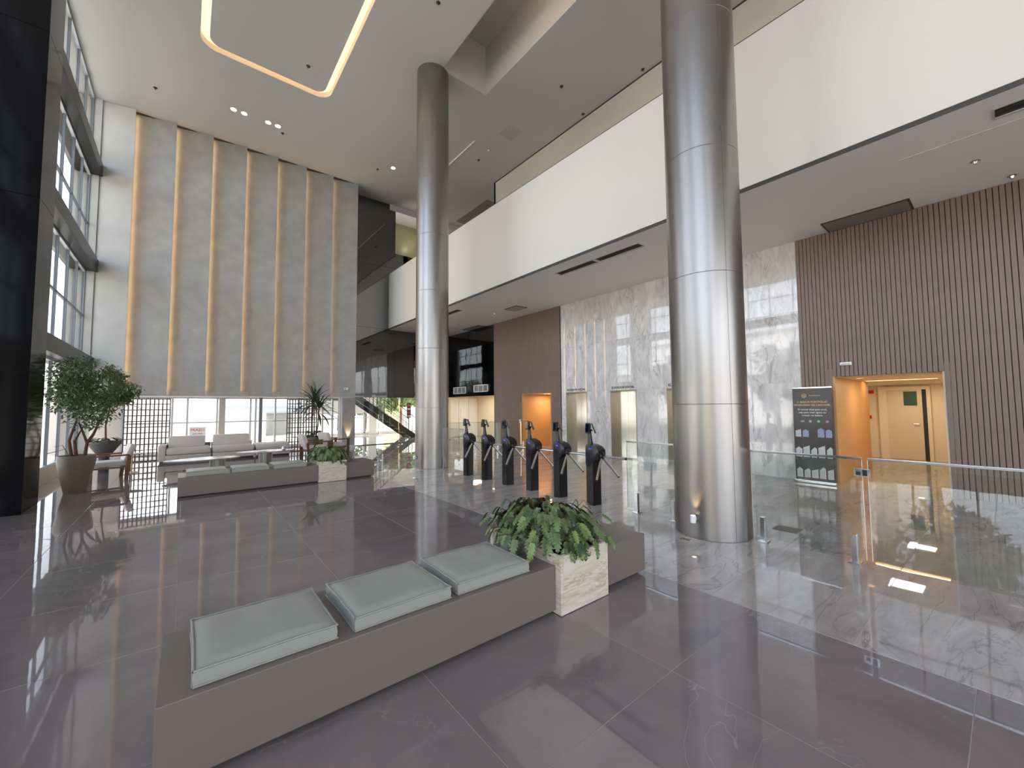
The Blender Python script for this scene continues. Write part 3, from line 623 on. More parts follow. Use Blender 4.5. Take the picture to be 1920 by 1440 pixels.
def make_cushion():
    """soft box cushion: wavy welted seams, crowned top"""
    NX, NY = 18, 14; w, d, h = .60, .56, .088
    mb = MB(); idx = {}
    def pt(u, v, side):
        x = (u-.5)*w; y = (v-.5)*d
        e = min(u, 1-u, v, 1-v)*2; c = min(1, e*4)
        pin = 1-.03*math.sin(PI*u)*0
        z = (h*.80+.018*(1-(1-c)**2)+.006*noise.noise(Vector((x*7, y*7, 3)))) if side else .0
        # edges bow in slightly between pointed corners
        bow = .012
        x *= 1-bow*math.sin(PI*v)*abs(2*u-1)*2*.6; y *= 1-bow*math.sin(PI*u)*abs(2*v-1)*2*.6
        return (x, y, z)
    for s in (0, 1):
        for i in range(NX+1):
            for j in range(NY+1): idx[s, i, j] = len(mb.v); mb.v.append(pt(i/NX, j/NY, s))
    for i in range(NX):
        for j in range(NY):
            mb.f.append((idx[1, i, j], idx[1, i+1, j], idx[1, i+1, j+1], idx[1, i, j+1])); mb.f.append((idx[0, i, j], idx[0, i, j+1], idx[0, i+1, j+1], idx[0, i+1, j]))
    ring = [(i, 0) for i in range(NX)]+[(NX, j) for j in range(NY)]+[(i, NY) for i in range(NX, 0, -1)]+[(0, j) for j in range(NY, 0, -1)]
    mid = {}
    for (i, j) in ring:
        x, y, z = pt(i/NX, j/NY, 1); l = math.hypot(x, y)
        mid[i, j] = len(mb.v); k = 1.012+.012*noise.noise(Vector((x*11, y*11, 0))); mb.v.append((x*k, y*k, .036))
    n = len(ring)
    for a in range(n):
        p, q = ring[a], ring[(a+1) % n]
        mb.f.append((idx[0, p[0], p[1]], idx[0, q[0], q[1]], mid[q], mid[p])); mb.f.append((mid[p], mid[q], idx[1, q[0], q[1]], idx[1, p[0], p[1]]))
    t = thing('seat_cushion', '', 'cushion', (0, 0, 0), group='grey bench cushions')
    obj('pad', mb, 'cushion', t, smooth=True)
    pts = [Vector(pt(i/NX, j/NY, 1))*1.0+Vector((0, 0, .003)) for i, j in ring]; pts.append(pts[0])
    pts = [Vector((p.x*1.008, p.y*1.008, p.z+.003*noise.noise(p*9))) for p in pts]
    obj('piping', MB().tube(pts, .0055, 6, False), 'piping', t, smooth=True)
    low = [Vector((p.x*1.006, p.y*1.006, .006)) for p in pts]
    obj('piping', MB().tube(low, .0045, 6, False), 'piping', t, smooth=True)
    return t
cu = make_cushion()
spots = [((.365, 2.60), 0, 'grey piped cushion at the left end of the near bench'), ((1.06, 2.60), .01, 'middle grey piped cushion on the near bench'), ((1.73, 2.60), -.02, 'grey piped cushion on the near bench, next to the planter'),
         ((.36, 9.74), .01, 'grey cushion at the left end of the far bench'), ((1.05, 9.74), -.01, 'middle grey cushion on the far bench'), ((1.74, 9.74), .01, 'grey cushion on the far bench, next to the planter')]
for k, ((x, y), r, lb) in enumerate(spots):
    if k == 0: cu.location = (x, y, .37); cu['label'] = lb
    else: dup(cu, (x, y, .37), r, lb)

# ================================================================== PLANTS
def lobed_leaf(name, L=.17, W=.105, m='leaf'):
    """a drooping deeply lobed leaf, stalk end at the origin, pointing +X, face +Z"""
    mb = MB(); prof = [.5, .95, .55, 1.12, .52, 1.05, .45, .85, .36, .5, .0]; n = len(prof)
    mids = []
    for i in range(n):
        t = i/(n-1); mids.append(Vector((L*t, 0, -.30*L*t*t)))
    for i in range(n): mb.v.append(tuple(mids[i]))
    for s in (1, -1):
        for i in range(n):
            fwd = .13*L if prof[i] > .55 else .02*L
            p = mids[i]+Vector((fwd, s*W*.5*prof[i], .012-.10*W*prof[i])); mb.v.append(tuple(p))
    for i in range(n-1): mb.f.append((i, i+1, n+i+1, n+i)); mb.f.append((i+1, i, 2*n+i, 2*n+i+1))
    return mesh(name, mb, m, True)
LV = [lobed_leaf('leaf', .135, .074, 'leaf'), lobed_leaf('leaf', .125, .066, 'leaf_light'), lobed_leaf('leaf', .14, .078, 'leaf_dark'), lobed_leaf('leaf', .10, .056, 'leaf')]
def orient(d, up):
    x = d.normalized(); z = (up-x*up.dot(x)).normalized(); y = z.cross(x)
    return Matrix((x, y, z)).transposed().to_4x4()
def bushy(seed, count, single, label, loc):
    rnd = random.Random(seed); t = thing('leafy_plant', label, 'plant', loc, group='lobed-leaf plants in the stone planters')
    stems = MB(); fol = MB()
    for k in range(count):
        az = rnd.uniform(0, 2*PI); el = math.asin(rnd.uniform(-.22, .98)); rr = rnd.uniform(.55, 1.0)
        d = Vector((math.cos(az)*math.cos(el), math.sin(az)*math.cos(el), math.sin(el)))
        if rnd.random() < .10: rr *= 1.22
        p = Vector((d.x*.46*rr, .02+d.y*.56*rr, .07+d.z*.27*rr+.02))
        if abs(p.x) < .26 and -.44 < p.y < .44 and p.z < .03: p.z = rnd.uniform(.05, .16)
        if p.z < 0: p.x *= 1.0; p.z *= .8
        ld = Vector((d.x, d.y, -.55-rnd.uniform(0, .9)+.5*d.z))+Vector((rnd.uniform(-.4, .4), rnd.uniform(-.4, .4), 0))
        up = Vector((d.x*.7, d.y*.7, .55+d.z))+Vector((rnd.uniform(-.3, .3),)*3)
        sc_ = rnd.uniform(.7, 1.15)
        mx = Matrix.Translation(p) @ orient(ld, up) @ Matrix.Scale(sc_, 4)
        base = Vector((d.x*.10, d.y*.26, -.03))
        stems.tube([base, base.lerp(p, .5)+Vector((0, 0, .06)), p], [.004, .0035, .0025], 5, False)
        me = rnd.choices(LV, (4, 3, 3, 2))[0]
        if single: o = link('leaf', me, t); o.matrix_local = mx
        else:
            k0 = len(fol.v); fol.v += [tuple(mx @ v.co) for v in me.vertices]; fol.f += [tuple(i+k0 for i in f.vertices) for f in me.polygons]
    obj('stems', stems, 'stem', t)
    inner = MB()
    for k in range(260):
        az = rnd.uniform(0, 2*PI); d = Vector((math.cos(az), math.sin(az), rnd.uniform(0, 1.2)))
        p = Vector((d.x*.30*rnd.uniform(.2, 1), d.y*.44*rnd.uniform(.2, 1), .05+.15*rnd.random()+.05*d.z))
        mx = Matrix.Translation(p+Vector((0, 0, .05))) @ orient(Vector((d.x, d.y, -.5)), Vector((d.x*.6, d.y*.6, 1)))
        me = LV[0]; k0 = len(inner.v); inner.v += [tuple(mx @ v.co) for v in me.vertices]; inner.f += [tuple(i+k0 for i in f.vertices) for f in me.polygons]
    obj('inner_foliage', inner, 'leaf', t, smooth=True)['kind'] = 'stuff'
    if not single: o = obj('foliage', fol, 'leaf', t, smooth=True); o['kind'] = 'stuff'
    return t
bushy(3, 290, True, 'bushy lobed-leaf green plant spilling over the near stone planter', (2.55, 2.67, .42))
bushy(5, 260, False, 'bushy green plant spilling over the far stone planter', (2.55, 9.80, .42))

def strap_leaf(L, W, droop):
    mb = MB(); n = 7
    for i in range(n):
        t = i/(n-1); w = W*(.35+1.3*t)*(1-t**2.2)+.001; x = L*t*(1-.15*t*droop); z = -droop*L*.5*t**2.2
        mb.v += [(x, -w*.5, z+w*.22), (x, 0, z), (x, w*.5, z+w*.22)]
    for i in range(n-1):
        a = i*3; mb.f += [(a, a+3, a+4, a+1), (a+1, a+4, a+5, a+2)]
    return mesh('leaf', mb, 'leaf_dark', True)
SL = [strap_leaf(.74, .085, .45), strap_leaf(.86, .09, .8), strap_leaf(.62, .08, .2)]
def rosette(t, top, count, rnd):
    for k in range(count):
        az = k*2.4+rnd.uniform(-.2, .2); f = k/count
        el = math.radians(80-95*f+rnd.uniform(-8, 8))
        d = Vector((math.cos(az)*math.cos(el), math.sin(az)*math.cos(el), math.sin(el)))
        o = link('leaf', SL[0 if f < .3 else (1 if f > .6 else 2)], t); o.matrix_local = Matrix.Translation(Vector(top)+Vector((0, 0, -.25*f))) @ orient(d, Vector((0, 0, 1)) if el < 1.2 else Vector((1, 0, 0)))
def pot_lathe(r0, r1, h, wall=.025): return MB().lathe([(r0*.96, 0), (r0, .02), (r0+(r1-r0)*.55, h*.45), (r1, h*.85), (r1, h-.01), (r1-.008, h), (r1-wall, h), (r1-wall-.01, h-.06)], 40)
# palm in a grey pot right of the sofas
rnd = random.Random(11)
p = thing('potted_palm', 'tall dark-leaved yucca palm in a grey pot beside the right lattice screen', 'plant', (3.5, 15.2, 0))
pt = obj('pot', pot_lathe(.17, .24, .62), 'pot_grey', p, smooth=True); obj('soil', MB().lathe([(.2, .52), (.2, .56)], 24), 'soil', pt)
obj('trunk', MB().tube([(-.05, 0, .5), (-.08, 0, 1.1), (-.03, .02, 1.75)], [.03, .026, .03], 8).tube([(.05, .03, .5), (.12, 0, 1.0), (.14, .02, 1.5)], [.026, .022, .024], 8), 'stem', p, smooth=True)
rosette(p, (-.03, .02, 1.92), 44, rnd); rosette(p, (.14, .02, 1.62), 26, rnd)
fo = MB()
for k in range(70):
    az = rnd.uniform(0, 2*PI); d = Vector((math.cos(az), math.sin(az), rnd.uniform(-.1, .5))); mx = Matrix.Translation(Vector((d.x*.16, d.y*.16, .62+rnd.uniform(0, .2)))) @ orient(d+Vector((0, 0, -.4)), Vector((0, 0, 1)))
    k0 = len(fo.v); fo.v += [tuple(mx @ v.co) for v in LV[0].vertices]; fo.f += [tuple(i+k0 for i in f.vertices) for f in LV[0].polygons]
obj('underplanting', fo, 'leaf_dark', p)['kind'] = 'stuff'
# ficus tree in the big clay pot
def small_leaves(n, c, rad, size, rnd, lump=6):
    mb = MB(); cs = [Vector((rnd.gauss(0, .5), rnd.gauss(0, .5), rnd.gauss(0, .55))) for _ in range(lump)]
    for k in range(n):
        q = rnd.choice(cs)*.8; dv = Vector((rnd.gauss(0, 1), rnd.gauss(0, 1), rnd.gauss(0, 1))).normalized()*rnd.uniform(.25, .62)
        p_ = q+dv
        if p_.length > 1.05: p_ = p_.normalized()*rnd.uniform(.8, 1.05)
        p_ = Vector((c[0]+p_.x*rad[0], c[1]+p_.y*rad[1], c[2]+p_.z*rad[2]))
        d = Vector((rnd.gauss(0, 1), rnd.gauss(0, 1), rnd.gauss(-.5, .7))); mx = orient(d, Vector((rnd.gauss(0, .4), rnd.gauss(0, .4), 1)))
        L = size*rnd.uniform(.7, 1.3)
        mb.add([p_+mx @ Vector(v) for v in ((0, 0, 0), (L*.5, -L*.22, .006), (L, 0, -L*.1), (L*.5, L*.22, .006))], [(0, 1, 2, 3)])
    return mb
rnd = random.Random(21)
p = thing('potted_tree', 'bushy weeping fig tree in a large clay pot beside the dark pier', 'plant', (-1.6, 11.45, 0))
pt = obj('pot', pot_lathe(.16, .27, .72), 'pot', p, smooth=True); obj('soil', MB().lathe([(.23, .62), (.23, .66)], 24), 'soil', pt)
tk = MB()
for a, b, c in (((-.06, 0, .6), (-.12, .05, 1.0), (-.02, 0, 1.45)), ((.0, .02, .6), (-.04, 0, 1.0), (.15, .1, 1.5)), ((.1, 0, .6), (.13, 0, .95), (.0, .05, 1.35)), ((.13, 0, .95), (.2, .05, 1.1), (.3, 0, 1.4))): tk.tube([a, b, c], [.03, .024, .014], 8)
obj('trunk', tk, 'bark', p, smooth=True)
tw = MB().tube([(-.06, 0, .6), (-.15, -.05, .85), (-.38, -.1, .78)], .006, 5).tube([(-.1, 0, .7), (-.2, .02, .92), (-.3, 0, .9)], .005, 5); obj('twig', tw, 'bark', p)
obj('foliage', small_leaves(4600, (.05, 0, 1.88), (.62, .62, .78), .075, rnd, 9), 'leaf', p)['kind'] = 'stuff'
# slender tree in a bowl pot behind
p = thing('potted_tree', 'slim-stemmed leafy tree in a wide grey bowl pot by the corner', 'plant', (-1.55, 14.5, 0))
pt = obj('pot', MB().lathe([(.10, 0), (.10, .42), (.16, .5), (.28, .68), (.31, .80), (.29, .80), (.26, .74)], 36), 'pot_grey', p, smooth=True); obj('soil', MB().lathe([(.25, .72), (.25, .75)], 24), 'soil', pt)
obj('trunk', MB().tube([(.02, 0, .72), (.0, 0, 1.2), (.07, 0, 1.7), (.0, 0, 2.0)], [.022, .018, .018, .012], 8), 'bark', p, smooth=True)
obj('foliage', small_leaves(2600, (.12, 0, 2.15), (.55, .5, .45), .09, rnd, 6), 'leaf', p)['kind'] = 'stuff'
rosette(p, (.05, 0, 1.95), 16, rnd)
fo = MB()
for k in range(60):
    az = rnd.uniform(0, 2*PI); d = Vector((math.cos(az), math.sin(az), rnd.uniform(-.1, .4))); mx = Matrix.Translation(Vector((d.x*.2, d.y*.2, .76+rnd.uniform(0, .12)))) @ orient(d+Vector((0, 0, -.3)), Vector((0, 0, 1)))
    k0 = len(fo.v); fo.v += [tuple(mx @ v.co) for v in LV[0].vertices]; fo.f += [tuple(i+k0 for i in f.vertices) for f in LV[0].polygons]
obj('underplanting', fo, 'leaf', p)['kind'] = 'stuff'

# ================================================================== LOUNGE FURNITURE
def sofa_unit(name, label, x, w, arm=False, back=True, bw=None, y=15.62):
    t = thing(name, label, 'sofa', (x, y, 0), group='cream modular sofas')
    a = .17 if arm else 0
    obj('base', MB().bbox(.01, w-.01, 0, .92, .06, .24, .03), 'sofa', t, smooth=True)
    obj('plinth', MB().box(.04, w-.04, .05, .88, 0, .06), 'black', t)
    obj('seat_cushion', MB().bbox(a+.005, w-.02, -.03, .90, .24, .43, .07), 'sofa', t, smooth=True)
    if arm: obj('armrest', MB().bbox(0, a, -.02, .95, .06, .52, .04), 'sofa', t, smooth=True)
    if back: obj('back_cushion', MB().bbox(a+.04, a+.04+(bw or .9), .60, .84, .42, .76, .05, None), 'sofa', t, smooth=True); obj('back_rail', MB().bbox(a, w, .84, .92, .2, .52, .02), 'wood' if arm else 'sofa', t)
    return t
sofa_unit('sofa', 'cream sofa section with left armrest and one back cushion, by the left lattice', -.57, 1.26, True, True, .90)
sofa_unit('sofa', 'middle cream sofa section with a single back cushion', .70, 1.13, False, True, .98)
sofa_unit('daybed', 'cream backless daybed section at the right end of the sofas', 1.84, 1.02, False, False)
def blob(n, a, b, ph): return [(a*math.cos(2*PI*i/n)*(1+.10*math.cos(4*PI*i/n+ph)), b*math.sin(2*PI*i/n)*(1+.12*math.sin(2*PI*i/n+ph))) for i in range(n)]
for lb, x, y, a, b, h, rz, legs in (('low long organic stone coffee table in front of the left sofa', .42, 13.25, .74, .40, .31, .1, ((.3, .0), )), ('higher organic stone coffee table overlapping to the right', 1.86, 13.55, .66, .36, .38, -.05, ((-.02, 0),))):
    t = thing('coffee_table', lb, 'table', (x, y, 0), rz, 'pair of stone coffee tables')
    obj('tabletop', MB().prism(blob(36, a, b, .6), h-.035, h), 'stone_table', t)
    for lx, ly in legs: obj('leg', MB().lathe([(.18, 0), (.18, h-.035)], 28, lx, ly), 'steel_col', t, smooth=True)
t = thing('open_magazine', 'open white magazine lying on the higher coffee table', 'magazine', (1.75, 13.5, .38), .3)
obj('page', MB().add([(-.2, -.12, 0), (0, -.12, .015), (.2, -.12, 0), (-.2, .12, 0), (0, .12, .015), (.2, .12, 0)], [(0, 1, 4, 3), (1, 2, 5, 4)]), 'paper', t)
t = thing('glass_ornament', 'small clear glass ornament at the right end of the coffee table', 'ornament', (2.3, 13.5, .38))
obj('body', MB().lathe([(.03, 0), (.06, .03), (.05, .09), (.02, .12)], 16), 'chrome', t, smooth=True)

def armchair(label, loc, rz):
    t = thing('armchair', label, 'armchair', loc, rz, 'wooden armchairs')
    obj('seat_cushion', MB().bbox(-.27, .27, -.30, .30, .30, .42, .045), 'sofa', t, smooth=True)
    T = Matrix.Translation((0, .30, .40)) @ Matrix.Rotation(math.radians(-18), 4, 'X')
    obj('back_cushion', MB().bbox(-.26, .26, -.06, .06, 0, .40, .04, T), 'sofa', t, smooth=True)
    for s in (-1, 1):
        obj('armrest', MB().bbox(s*.34-.04, s*.34+.04, -.34, .34, .535, .57, .012), 'wood', t)
        obj('front_leg', MB().bbox(s*.34-.025, s*.34+.025, -.33, -.25, 0, .54, .008), 'wood', t)
        obj('rear_leg', MB().bbox(s*.34-.025, s*.34+.025, .26, .33, 0, .56, .008, Matrix.Rotation(math.radians(-4), 4, 'X')), 'wood', t)
        obj('side_rail', MB().bbox(s*.34-.012, s*.34+.012, -.3, .3, .26, .30, .004), 'wood', t)
    obj('front_rail', MB().bbox(-.34, .34, -.30, -.27, .25, .30, .004), 'wood', t)
    obj('rear_rail', MB().bbox(-.34, .34, .27, .30, .25, .30, .004), 'wood', t)
    return t
armchair('wooden armchair with white cushions beside the large clay pot', (-1.36, 13.15, 0), math.radians(-78))
armchair('wooden armchair behind the far planter, left of two', (3.25, 13.9, 0), math.radians(95))
armchair('wooden armchair behind the far planter, right of two, near the lit wall lamp', (3.98, 14.5, 0), math.radians(110))
sd_ = thing('side_table', 'small brass side table beside the left armchair', 'table', (-1.0, 14.1, 0))
obj('top', MB().lathe([(.2, .46), (.2, .48)], 24), 'gold', sd_); obj('stem', MB().tube([(0, 0, 0), (0, 0, .46)], .015), 'gold', sd_); obj('base', MB().lathe([(.13, 0), (.12, .015)], 20), 'gold', sd_)

def lattice(x0, x1, label):
    t = thing('lattice_screen', label, 'screen', (x0, 16.72, 0), group='dark lattice screens')
    w = x1-x0; H = 1.93
    obj('frame', MB().box(0, .03, 0, .05, 0, H).box(w-.03, w, 0, .05, 0, H).box(0, w, 0, .05, H-.03, H).box(0, w, 0, .05, 0, .04), 'lattice', t)
    n = round(w/.094)
    for k in range(1, n): x = w*k/n; obj('upright', MB().box(x-.016, x+.016, .005, .045, .04, H-.03), 'lattice', t)
    for k in range(1, 11): z = H*k/11; obj('crossbar', MB().box(.03, w-.03, .008, .042, z-.014, z+.014), 'lattice', t)
lattice(-1.42, -.34, 'dark wooden lattice screen left of the sofas')
lattice(2.92, 3.95, 'dark wooden lattice screen behind the potted palm')
gd = thing('glass_door', 'frosted green glass door between right lattice screen and lit column', 'door', (4.2, 16.86, 0))
obj('leaf', MB().box(0, .62, 0, .012, .01, 1.98), 'rail_glass', gd); obj('frame', MB().box(-.04, 0, -.01, .03, 0, 2.0).box(.62, .66, -.01, .03, 0, 2.0), 'frame', gd)
obj('handle', MB().tube([(.52, -.05, .7), (.52, -.05, 1.3)], .012), 'chrome', gd)

# ================================================================== LAMPS AND SMALL ITEMS
def sconce(label, loc, rz, e=7):
    s = thing('wall_sconce', label, 'lamp', loc, rz, 'small uplight sconces')
    obj('shade', MB().lathe([(.03, 0), (.032, .004), (.032, .085), (.026, .085), (.026, .03)], 20, cap=False), 'paper', s, smooth=True)
    obj('lens', MB().lathe([(.025, .03), (.025, .034)], 16), 'spot', s); obj('bracket', MB().box(-.012, .012, .03, .06, .02, .06), 'paper', s)
    ld = bpy.data.lights.new('sconce_lamp', 'SPOT'); ld.energy = e*6; ld.spot_size = math.radians(50); ld.spot_blend = .8; ld.color = (1, .68, .34); ld.shadow_soft_size = .012
    o = link('lamp', ld, s, (0, 0.0, .06)); o.rotation_euler = (PI-.10, 0, 0)
a = math.radians(178)
sconce('small white uplight sconce on the base of the near column', (5.25-.50*math.cos(.02), 2.44-.0, .20), math.radians(-90))
sconce('small uplight sconce on the left side of the far column', (5.2-.50, 9.87, .24), math.radians(-90))
sconce('small uplight sconce on the pale stub wall beside the glass door', (5.13, 16.74, .30), 0, 5)
for k, (x, y, lb) in enumerate(((.92, 14.92, 'ceiling downlight, leftmost of the pair nearest the windows'), (1.2, 14.92, 'ceiling downlight, right one of the pair nearest the windows'), (1.86, 14.92, 'ceiling downlight, left one of the second pair'), (2.14, 14.92, 'ceiling downlight, right one of the second pair'), (6.09, 14.81, 'single ceiling downlight left of the far column'))):
    t = thing('downlight', lb, 'lamp', (x, y, CZ), group='round ceiling downlights')
    obj('trim', MB().lathe([(.10, -.006), (.10, 0), (.075, 0)], 24, cap=False), 'white', t); obj('lens', MB().lathe([(.078, -.008), (.078, -.002)], 24), 'spot', t)
    ld = bpy.data.lights.new('lamp', 'SPOT'); ld.energy = 25; ld.spot_size = 1.2; ld.spot_blend = .5; ld.color = (1, .8, .55); ld.shadow_soft_size = .05
    link('lamp', ld, t, (0, 0, -.02))
spr = [(4.31, 7.92, CZ, 'at top centre, left of the recess'), (2.37, 11.71, CZ, 'inside the light loop'), (-.94, 15.3, CZ, 'near the window corner'), (2.33, 15.22, CZ, 'right of the paired downlights'), (5.64, 15.26, CZ, 'left of the single downlight'), (8.34, 7.85, CZ, 'right of the ceiling recess'), (8.43, 12.3, CZ, 'beyond the square access panel'), (9.69, 6.01, CZ, 'beside the beige upper wall, nearer'), (9.7, 8.2, CZ, 'beside the beige upper wall, farther'),
       (8.87, .14, HZ, 'in the hall ceiling above the right slatted wall'), (9.0, 12.1, HZ, 'in the hall ceiling near the grey access panel'), (8.97, 14.7, HZ, 'in the hall ceiling beside the far column'), (9.9, -.2, HZ, 'in the hall ceiling at the right photo edge')]
for x, y, z, lb in spr:
    t = thing('sprinkler', 'small ceiling sprinkler '+lb, 'sprinkler', (x, y, z), group='ceiling sprinklers')
    obj('rose', MB().lathe([(.012, -.05), (.02, -.045), (.03, -.012), (.05, -.006), (.05, 0)], 16), 'chrome' if z == HZ else 'vent', t)
t = tag(obj('smoke_detector', MB().lathe([(.02, -.04), (.05, -.03), (.055, 0)], 20), 'white', None, (8.41, 11.59, CZ), smooth=True), 'round white smoke detector beside the ceiling slot', 'detector')
t = thing('emergency_light', 'white emergency light box high on the slats above the banner', 'lamp', (XR-.03, 2.0, 2.395))
obj('housing', MB().bbox(-.04, 0, -.09, .09, -.03, .03, .006), 'paper', t); obj('lens', MB().box(-.043, -.04, -.07, .07, -.018, .005), 'panel_grey', t)
t = thing('light_switch', 'white wall switch plate on the slats left of the lit niche', 'switch', (XR-.031, 12.04, 1.02))
obj('plate', MB().bbox(-.01, 0, -.05, .05, -.07, .07, .003), 'paper', t); obj('rocker', MB().box(-.014, -.01, -.02, .02, -.03, .03), 'panel_grey', t)
t = thing('wall_plaque', 'small white plaque on the last stucco panel above the lit sconce', 'sign', (5.02, 16.79, 2.36))
obj('plate', MB().box(-.08, .08, -.012, 0, -.05, .05), 'paper', t); obj('emblem', MB().box(-.06, -.01, -.015, -.012, -.03, .03), 'grey_print', t)
for x0, lb in ((15.9, 'left'), (14.13, 'right')):
    t = thing('air_grille', 'white louvred grille on the black glass wall, %s of two' % lb, 'vent', (XR-.03, x0, 2.25 if lb == 'right' else 2.22), group='grilles on the black glass')
    obj('frame', MB().box(-.05, -.01, 0, 1.1, 0, .03).box(-.05, -.01, 0, 1.1, .29, .32).box(-.05, -.01, 0, .03, 0, .32).box(-.05, -.01, 1.07, 1.1, 0, .32).box(-.05, -.01, .36, .38, 0, .32).box(-.05, -.01, .72, .74, 0, .32), 'paper', t)
    for k in range(9): obj('louvre', MB().box(-.045, -.01, .03, 1.07, .04+k*.028, .053+k*.028), 'panel_grey', t)
t = tag(obj('floor_box', MB().bbox(0, .25, 0, .27, 0, .006, .002), 'panel_brown', None, (5.92, 1.73, .0)), 'brown rectangular plate in marble floor beyond the glass railing', 'floor plate')
t = thing('floor_socket', 'small metal socket cover in marble floor left of the near column', 'socket', (4.63, 2.42, 0))
obj('cover', MB().bbox(0, .1, 0, .14, 0, .004, .001), 'steel', t); obj('lid', MB().box(.02, .08, .03, .11, .004, .006), 'steel_dark', t)

# ---- roll-up banner
bn = thing('rollup_banner', 'dark roll-up banner with gold and white print standing beside the right niche', 'banner', (9.92, 2.86, 0), math.radians(0))
W_, H_ = .66, 1.93
obj('sheet', MB().box(0, .006, -W_, 0, .06, H_), 'banner', bn); obj('top_bar', MB().bbox(-.012, .018, -W_-.01, .01, H_-.01, H_+.02, .004), 'chrome', bn)
obj('base', MB().bbox(-.06, .06, -W_-.02, .02, 0, .065, .015), 'chrome', bn); obj('support_pole', MB().tube([(.03, -W_/2, .05), (.03, -W_/2, H_)], .01), 'chrome', bn)
def bt(s, z, size, m, yc=-W_/2, bold=0, al='CENTER'): text('print', s, size, m, bn, face_negx(-.0015, yc, z), .0005, al, bold=bold)
hexa = [(.045*math.cos(PI/6+k*PI/3), .045*math.sin(PI/6+k*PI/3)) for k in range(6)]
lg = obj('logo', MB().plate(hexa, [[(x*.72, y*.72) for x, y in hexa]], 0, .001).prism([(-.018, -.01), (.018, -.01), (0, .018)], 0, .001), 'gold', bn); lg.matrix_local = face_negx(-.0015, -.20, 1.77)
bt('investimentos', 1.765, .034, 'pale_print', -.38)
bt('O MAIOR PORTFÓLIO', 1.625, .052, 'gold', bold=.001); bt('IMOBILIÁRIO DE CASCAVEL.', 1.565, .050, 'gold', bold=.001)
bt('O imóvel ideal para você,', 1.475, .048, 'paper'); bt('seja para viver agora ou', 1.415, .048, 'paper'); bt('investir no futuro.', 1.355, .048, 'paper')
dots = MB().lathe([(.028, 0), (.028, .001)], 18, .0, 0)
for y, m in ((-.16, 'pale_print'), (-.29, 'grey_print'), (-.43, 'green_dot'), (-.57, 'blue_print')):
    q = obj('logo', MB().lathe([(.026, 0), (.026, .001)], 16) if m != 'pale_print' else MB().plate(rrect(-.03, .03, -.015, .015, .014, 4), [rrect(-.02, .02, -.008, .008, .006, 4)], 0, .001), m, bn); q.matrix_local = face_negx(-.0015, y, 1.25)
rb = random.Random(4)
for row, (z0, h) in enumerate(((.93, .20), (.52, .25), (.11, .24))):
    for k in range(5):
        y = -.075-k*.128; w = .045+rb.uniform(0, .012); hh = h*rb.uniform(.75, 1)
        if row == 0 and k == 2: continue
        pts = rb.choice([[(-w, 0), (w, 0), (w, hh*.8), (0, hh), (-w, hh*.8)], [(-w, 0), (w, 0), (w, hh), (-w, hh*.8)], [(-w, 0), (w, 0), (w, hh*.85), (.3*w, hh), (-w, hh*.7)]])
        q = obj('picture', MB().prism(pts, 0, .001), 'blue_print' if row == 0 and k != 0 else 'pale_print', bn); q.matrix_local = face_negx(-.0012, y, z0)
        st_ = MB()
        for j in range(3): st_.box(-w*.8+j*w*.55, -w*.8+j*w*.55+.008, .01, hh*.7, .001, .0016)
        q2 = obj('window_lines', st_, 'grey_print', q)

# ================================================================== OUTSIDE
gd_ = struct('ground', MB().box(-60, -3.41, -60, 80, -.4, -.12).box(-2.76, 60, 24.2, 80, -.4, -.12).box(-2.76, 60, -60, YB-.2, -.4, -.12), 'paving')
obj('road', MB().box(-16, -8, -60, 80, -.13, -.11).box(-60, 60, 34, 41, -.13, -.11), 'asphalt', gd_)
obj('terrace', MB().box(-2.76, 3.4, 18.45, 24.3, -.3, -.02), 'paving', gd_)
bw_ = struct('wall_boundary', MB().box(-6, 3.2, 23.6, 23.8, -.1, 1.5).box(12, 30, 27, 27.2, -.1, 1.6), 'house')
hb = thing('garage_house', 'white house with blue awning and grey garage door beyond the street window', 'building', (3.2, 30, -.12))
obj('wall', MB().box(-2.5, 5.5, 0, 6, 0, 4.2), 'house', hb); obj('awning', MB().add([(-1.6, -1.1, 1.55), (2.9, -1.1, 1.55), (2.9, 0, 1.85), (-1.6, 0, 1.85), (-1.6, -1.1, 1.42), (2.9, -1.1, 1.42), (2.9, 0, 1.72), (-1.6, 0, 1.72)], [(0, 1, 2, 3), (7, 6, 5, 4), (0, 4, 5, 1), (1, 5, 6, 2), (2, 6, 7, 3), (3, 7, 4, 0)]), 'roof_blue', hb)
obj('garage_door', MB().box(-.8, 2.3, -.05, 0, 0, 1.45), 'garage', hb); obj('window', MB().box(-2.2, -1.5, -.05, 0, .5, 1.3), 'frame_dark', hb)
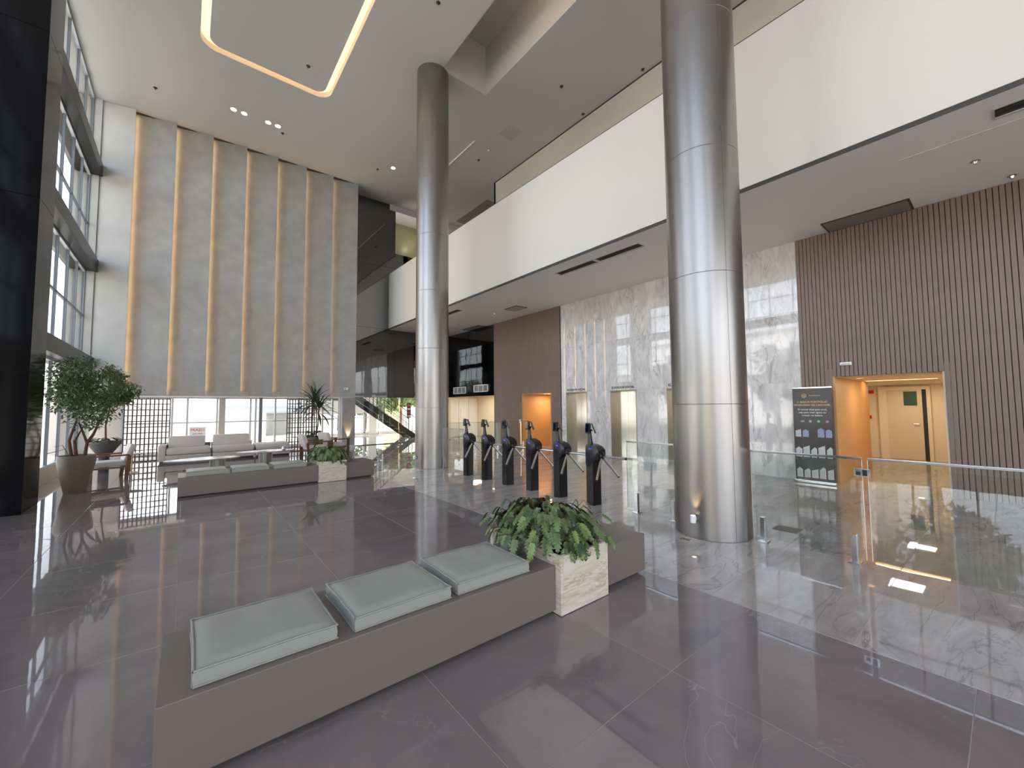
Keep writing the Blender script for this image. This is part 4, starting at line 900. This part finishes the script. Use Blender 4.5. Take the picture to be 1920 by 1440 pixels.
for (x, y, w, d, h, m, lb) in ((18, 38, 16, 8, 7, 'house_yellow', 'cream building glimpsed beyond the stair'), (-34, 6, 8, 22, 9, 'house', 'white building across the street, left of the lobby'), (-36, -24, 10, 18, 6, 'house_yellow', 'cream building across the street behind the camera'), (-32, 36, 9, 20, 6, 'house', 'white building across the street, far left')):
    b = thing('street_building', lb, 'building', (x, y, -.12))
    obj('wall', MB().box(0, w, 0, d, 0, h), m, b); obj('roof', MB().box(-.3, w+.3, -.3, d+.3, h, h+.25), 'garage', b)
    for k in range(int(w//2.6) if w > d else int(d//2.6)):
        for z in [1.0+2.8*q for q in range(int(h//3))]:
            if w > d: obj('window', MB().box(.8+k*2.6, 2.2+k*2.6, -.04, 0, z, z+1.3), 'frame_dark', b)
            else: obj('window', MB().box(w, w+.04, .8+k*2.6, 2.2+k*2.6, z, z+1.3), 'frame_dark', b)
rnd = random.Random(33)
for x, y, h, lb in ((-7.0, 1.5, 4.6, 'street tree left of the lobby'), (-6.6, 8.5, 5.4, 'street tree beyond the dark pier'), (-7.2, -6.5, 5.0, 'street tree behind the camera'), (-7.0, 15.5, 4.8, 'street tree outside the left corner window'), (9.4, 27.4, 3.2, 'tree left of the stair view'), (12.6, 29, 3.6, 'tree beyond the stair, right'), (16.5, 33, 4.2, 'tree far right beyond the stair')):
    t = thing('street_tree', lb, 'tree', (x, y, -.12))
    obj('trunk', MB().tube([(0, 0, 0), (.1, 0, h*.35), (0, .1, h*.6)], [.14, .11, .06], 10), 'bark', t, smooth=True)
    obj('crown', small_leaves(2200, (0, 0, h*.68), (1.5, 1.5, h*.32), .3, rnd, 10), 'crown', t)['kind'] = 'stuff'
for x, y, rz, lb in ((-10, 4, PI/2, 'white car parked across the street beside the lobby'), (-13.5, -3, PI/2, 'white car on the street behind the camera')):
    t = thing('car', lb, 'car', (x, y, -.1), rz)
    prof = [(-2.1, .3), (2.1, .3), (2.15, .7), (1.3, .85), (.7, 1.35), (-1.1, 1.4), (-1.8, .95), (-2.15, .85)]
    T = Matrix.Rotation(PI/2, 4, 'X')
    obj('body', MB().prism(prof, -.85, .85, T), 'car', t); obj('side_windows', MB().prism([(-1.45, .92), (1.1, .92), (.62, 1.28), (-1.05, 1.32)], -.86, .86, T), 'black_glass', t)
    for wx in (-1.3, 1.3):
        for s in (-1, 1): obj('wheel', MB().tube([(wx, s*.72, .32), (wx, s*.9, .32)], .32, 20), 'black', t)
